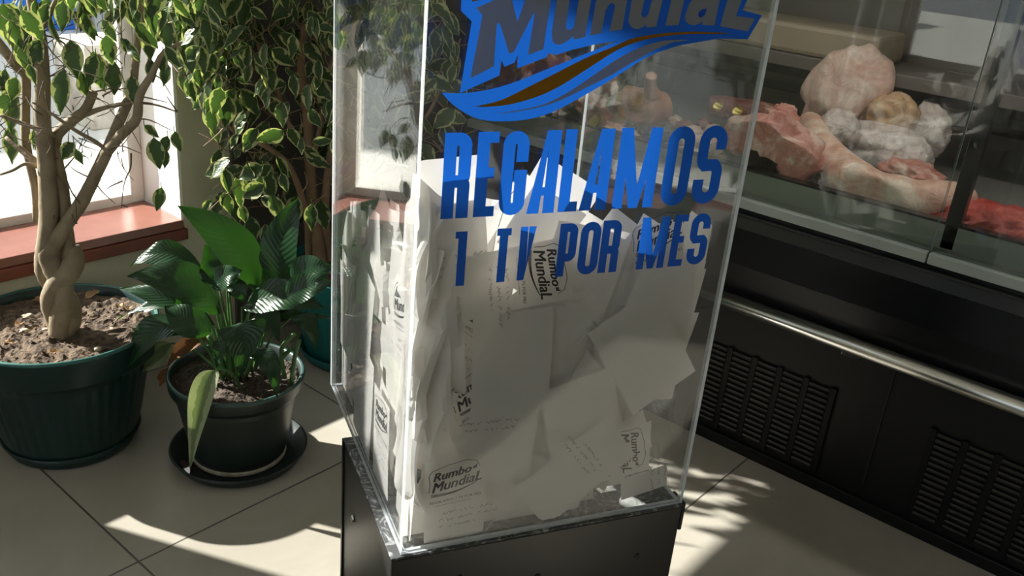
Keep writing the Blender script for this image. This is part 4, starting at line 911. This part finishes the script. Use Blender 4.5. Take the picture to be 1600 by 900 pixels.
for k in range(420):  # extra leaves above the view, added to block sun from the right floor
    x = rt_.uniform(150, 440); y = rt_.uniform(-380, -15)
    fleaf(lf, x, y, rt_.uniform(24, 42), rt_.gauss(.05, .6), C2, rt_.uniform(-.42, -.1), rt_, rt_.uniform(.5, .65))
for (x, y, ln, a) in ((463, 306, 38, -.1), (487, 318, 36, .0), (500, 312, 40, .2), (392, 338, 36, .1), (414, 350, 36, .2), (425, 352, 26, .5), (418, 268, 42, .1), (440, 270, 28, .3), (390, 268, 38, .1), (352, 258, 30, -1.1), (378, 320, 24, .2), (690, 58, 30, -.2), (705, 62, 32, .2), (702, 92, 28, -.2), (335, 190, 30, .2), (350, 300, 30, .3), (365, 310, 34, .2), (330, 312, 20, -.6)):
    fleaf(lf, x, y, ln, a, C2, rt_.uniform(-.2, -.05), rt_, rt_.uniform(.5, .6), rt_.uniform(-.4, .4))
lf.build('foliage', M['ficus_leaf'], t, smooth=True)

# ------------------------------------------------------------------ peace lily
C3 = (.935, 1.452)
saucer(C3, .142, 'dark saucer with a little water under the peace lily pot', M['pot_black'], .026)
m = MB(); a_ = Zp(306, 735, .009) - V((C3[0], C3[1], .009)); a0_ = math.atan2(a_.y, a_.x)
for k in range(13):
    a = a0_ + (k - 6) * .075; w_ = .010 + .014 * math.sin(k / 12 * math.pi)
    m.v += [V((C3[0] + r_ * math.cos(a), C3[1] + r_ * math.sin(a), .0085)) for r_ in (.1225 - w_, .1225)]
for k in range(12): m.f.append((2 * k, 2 * k + 1, 2 * k + 3, 2 * k + 2)); m.m.append(0)
tag(m.build('water_puddle', M['water']), 'small puddle of water in the saucer of the peace lily', 'water', kind='stuff')
t = thing('peace_lily', (C3[0], C3[1], .007), 'peace lily with broad dark glossy leaves in a black-green pot', 'potted plant')
pot(t, C3, .007, .196, .094, .135, .03, M['pot_black'], M['rim_black'], 0, 0, .02)
m = MB(); pr_ = [(.0955, .0075), (.0975, .010), (.0965, .016), (.0955, .018)]; m.lathe(pr_, (C3[0], C3[1], 0), 72); m.build('lime_stain', M['dirt'], t, smooth=True)
lf = MB(); lp = MB(); st = MB(); dl = MB()
S0 = V((C3[0], C3[1], .185))
def ll(m, base, mid, tip, wpx, ob=0, om=0, ot=0, face=(0, .35), fold=.16, root=(0, 0), wave=.0045):
    b = Hp(base[0], base[1], C3, ob); mi_ = Hp(mid[0], mid[1], C3, om); e = Hp(tip[0], tip[1], C3, ot)
    nr = V((-HV.x, -HV.y, 0)) * .8 + V((CR.x, CR.y, 0)) * face[0] + V((0, 0, face[1]))
    dep = (mi_ - CAM).dot(CF); leaf(m, b, e, nr, wpx / FPX * dep * 1.12, 0, fold, 14, 4, 'lily', mid=mi_, wave=wave)
    r0 = S0 + V((root[0], root[1], 0)); q = [r0.lerp(b, f) + V((0, 0, .02 * math.sin(math.pi * f))) for f in (0, .25, .5, .75, 1)]
    st.tube(q, [.0032, .003, .0026, .0022, .0018], 7)
ll(lf, (400, 453), (362, 378), (277, 321), 58, .03, .02, -.0, (.3, .2), root=(.01, .02))
ll(lf, (442, 455), (438, 385), (466, 310), 60, .03, .04, .05, (-.2, .1), root=(.03, .01))
ll(lf, (345, 490), (283, 438), (198, 432), 56, -.02, -.03, -.05, (.2, .7), root=(-.02, 0))
ll(lf, (320, 430), (258, 396), (203, 417), 40, .03, .03, .02, (0, .9), root=(0, .02))
ll(lf, (336, 508), (255, 465), (187, 451), 30, .0, .01, .02, (0, .9), root=(-.02, .01))
ll(lf, (300, 490), (240, 478), (183, 500), 16, .02, .03, .03, (0, 1.5), root=(-.02, .02))
ll(lf, (300, 520), (236, 520), (184, 604), 46, -.04, -.06, -.07, (.2, 1.4), root=(-.03, 0), fold=.2)
ll(lp, (268, 536), (245, 556), (215, 582), 30, .02, .01, .0, (0, .4), root=(-.02, .01))
ll(lf, (378, 480), (440, 462), (506, 482), 50, -.03, -.05, -.05, (0, .8), root=(.0, -.02))
ll(lf, (350, 520), (382, 512), (374, 588), 66, -.07, -.08, -.09, (0, .5), root=(0, -.03), fold=.3)
ll(lf, (390, 500), (418, 494), (437, 534), 44, -.04, -.05, -.05, (-.2, .6), root=(.01, -.02))
ll(lf, (385, 548), (420, 565), (433, 622), 30, -.06, -.09, -.10, (.3, .5), root=(.02, -.03))
ll(lf, (330, 520), (290, 500), (257, 478), 46, -.05, -.06, -.05, (0, .8), root=(-.01, -.02))
ll(lf, (452, 455), (484, 425), (520, 416), 52, -.02, -.03, -.03, (-.2, .4), root=(.03, 0))
ll(lf, (352, 418), (335, 405), (320, 382), 36, .04, .05, .05, (.3, .3), root=(.01, .03))
ll(lf, (332, 448), (352, 432), (378, 422), 36, -.02, -.02, -.02, (-.3, .5), root=(0, .0))
ll(lf, (356, 438), (372, 450), (384, 474), 28, .01, .0, .0, (0, .2), root=(0, .0))
ll(lf, (340, 440), (325, 428), (316, 402), 26, .0, .0, .0, (.2, .9), root=(0, .0))
ll(lf, (455, 497), (482, 502), (494, 548), 26, -.03, -.03, -.03, (0, .7), root=(.03, -.01))
ll(lf, (425, 495), (470, 492), (516, 497), 12, -.02, -.02, -.02, (0, 1.6), root=(.03, -.01))
ll(lf, (440, 470), (478, 448), (518, 440), 40, -.05, -.05, -.05, (0, .5), root=(.03, -.01))
ll(lf, (310, 470), (290, 466), (262, 452), 40, .02, .02, .0, (0, .8), root=(-.01, .01))
ll(lf, (395, 470), (420, 440), (425, 400), 34, .05, .06, .06, (0, .3), root=(.02, .02))
ll(lp, (338, 578), (316, 618), (297, 735), 33, -.135, -.15, -.165, (.1, .3), root=(-.02, -.05), fold=.45, wave=.003)
ll(lf, (358, 530), (345, 545), (338, 575), 24, -.06, -.07, -.07, (0, .4), root=(-.01, -.02))
lf.build('foliage', M['lily_leaf'], t, smooth=True)
o = lp.build('pale_leaves', M['lily_pale'], t, smooth=True); tag(o, 'yellow-green fading leaves')
for q in ([(445, 590), (440, 545), (462, 520)], [(455, 600), (460, 560), (468, 530)], [(420, 585), (440, 560), (455, 545)], [(362, 580), (355, 545), (345, 520)], [(372, 585), (372, 550), (380, 520)], [(350, 585), (340, 550), (325, 525)], [(385, 585), (395, 555), (400, 530)], [(360, 585), (360, 560), (362, 530)]):
    p = wpath([(x, y, -.03) for x, y in q], C3, 3); st.tube(p, [.0045] * len(p), 8)
st.build('stems', M['lily_stem'], t, smooth=True)
def ldry(m, base, mid, tip, wpx, o_):
    b, mi_, e = [Hp(*q, C3, o_) for q in (base, mid, tip)]; leaf(m, b, e, V((-HV.x, -HV.y, .3)), wpx / FPX * 1.9, 0, .9, 10, 3, 'lily', mid=mi_, wave=.004)
ldry(dl, (325, 527), (290, 540), (262, 572), 22, -.02); ldry(dl, (262, 574), (256, 588), (250, 604), 14, -.02)
o = dl.build('withered_leaf', M['dry'], t, smooth=True); tag(o, 'brown withered leaf hanging over the pot rim')
# dead leaves and stones lying on the soil of the big pot
pl = [(30, 508, .03, 'tan'), (44, 495, .022, 'chip'), (38, 517, .016, 'chip'), (60, 470, .03, 'tan'), (145, 462, .035, 'tan'), (152, 452, .02, 'tan'), (188, 478, .022, 'tan'), (200, 482, .024, 'tan'), (215, 488, .015, 'tan'), (84, 552, .03, 'tan'), (72, 515, .012, 'chip'), (12, 535, .02, 'tan'), (153, 545, .012, 'chip'), (175, 515, .012, 'chip')]
names = ['curled tan dead leaf at the left on the big pot soil', 'pale flat stone left of the braided trunk', 'pale chip just below the flat stone on the soil', 'tan dead leaf at the back left of the big pot soil', 'orange-tan curled dead leaf right of the braided trunk', 'small pale dead leaf at the far rim of the big pot',
         'pale pointed dead leaf at the right rim of the big pot', 'orange dead leaf fragment beside the right rim', 'small tan leaf bit nearest the lily leaf tip', 'orange-brown dead leaf flat at the front of the big pot', 'small pale stone touching the trunk foot', 'pale dead leaf at the left photo edge', 'small stone at the front right of the big pot soil', 'small stone in the middle right of the big pot soil']
for (x, y, s_, k), nm in zip(pl, names):
    p = Zp(x, y, .272)
    if (p - V((C1[0], C1[1], p.z))).length > .165: p = V((C1[0], C1[1], p.z)) + (p - V((C1[0], C1[1], p.z))).normalized() * .160
    if k == 'tan':
        m = MB(); a = rt_.uniform(0, 6.28); d = V((math.cos(a), math.sin(a), .25)) * s_; leaf(m, p - d * .5, p + d * .5, V((rt_.uniform(-.3, .3), rt_.uniform(-.3, .3), 1)), s_ * .55, 0, .7, 8, 3, wave=.002)
        z_ = min(v.z for v in m.v)
        for v in m.v: v.z += .268 - z_
        tag(m.build('dead_leaf', M['tan'], smooth=True), nm, 'leaf')
    else:
        o = blob('stone', p, (s_ * .6, s_ * .45, s_ * .3), M['chip'], nm, 'stone', rot=rt_.uniform(0, 3), amp=.25, sub=3, fl=None, seedv=x); o.location.z = .272
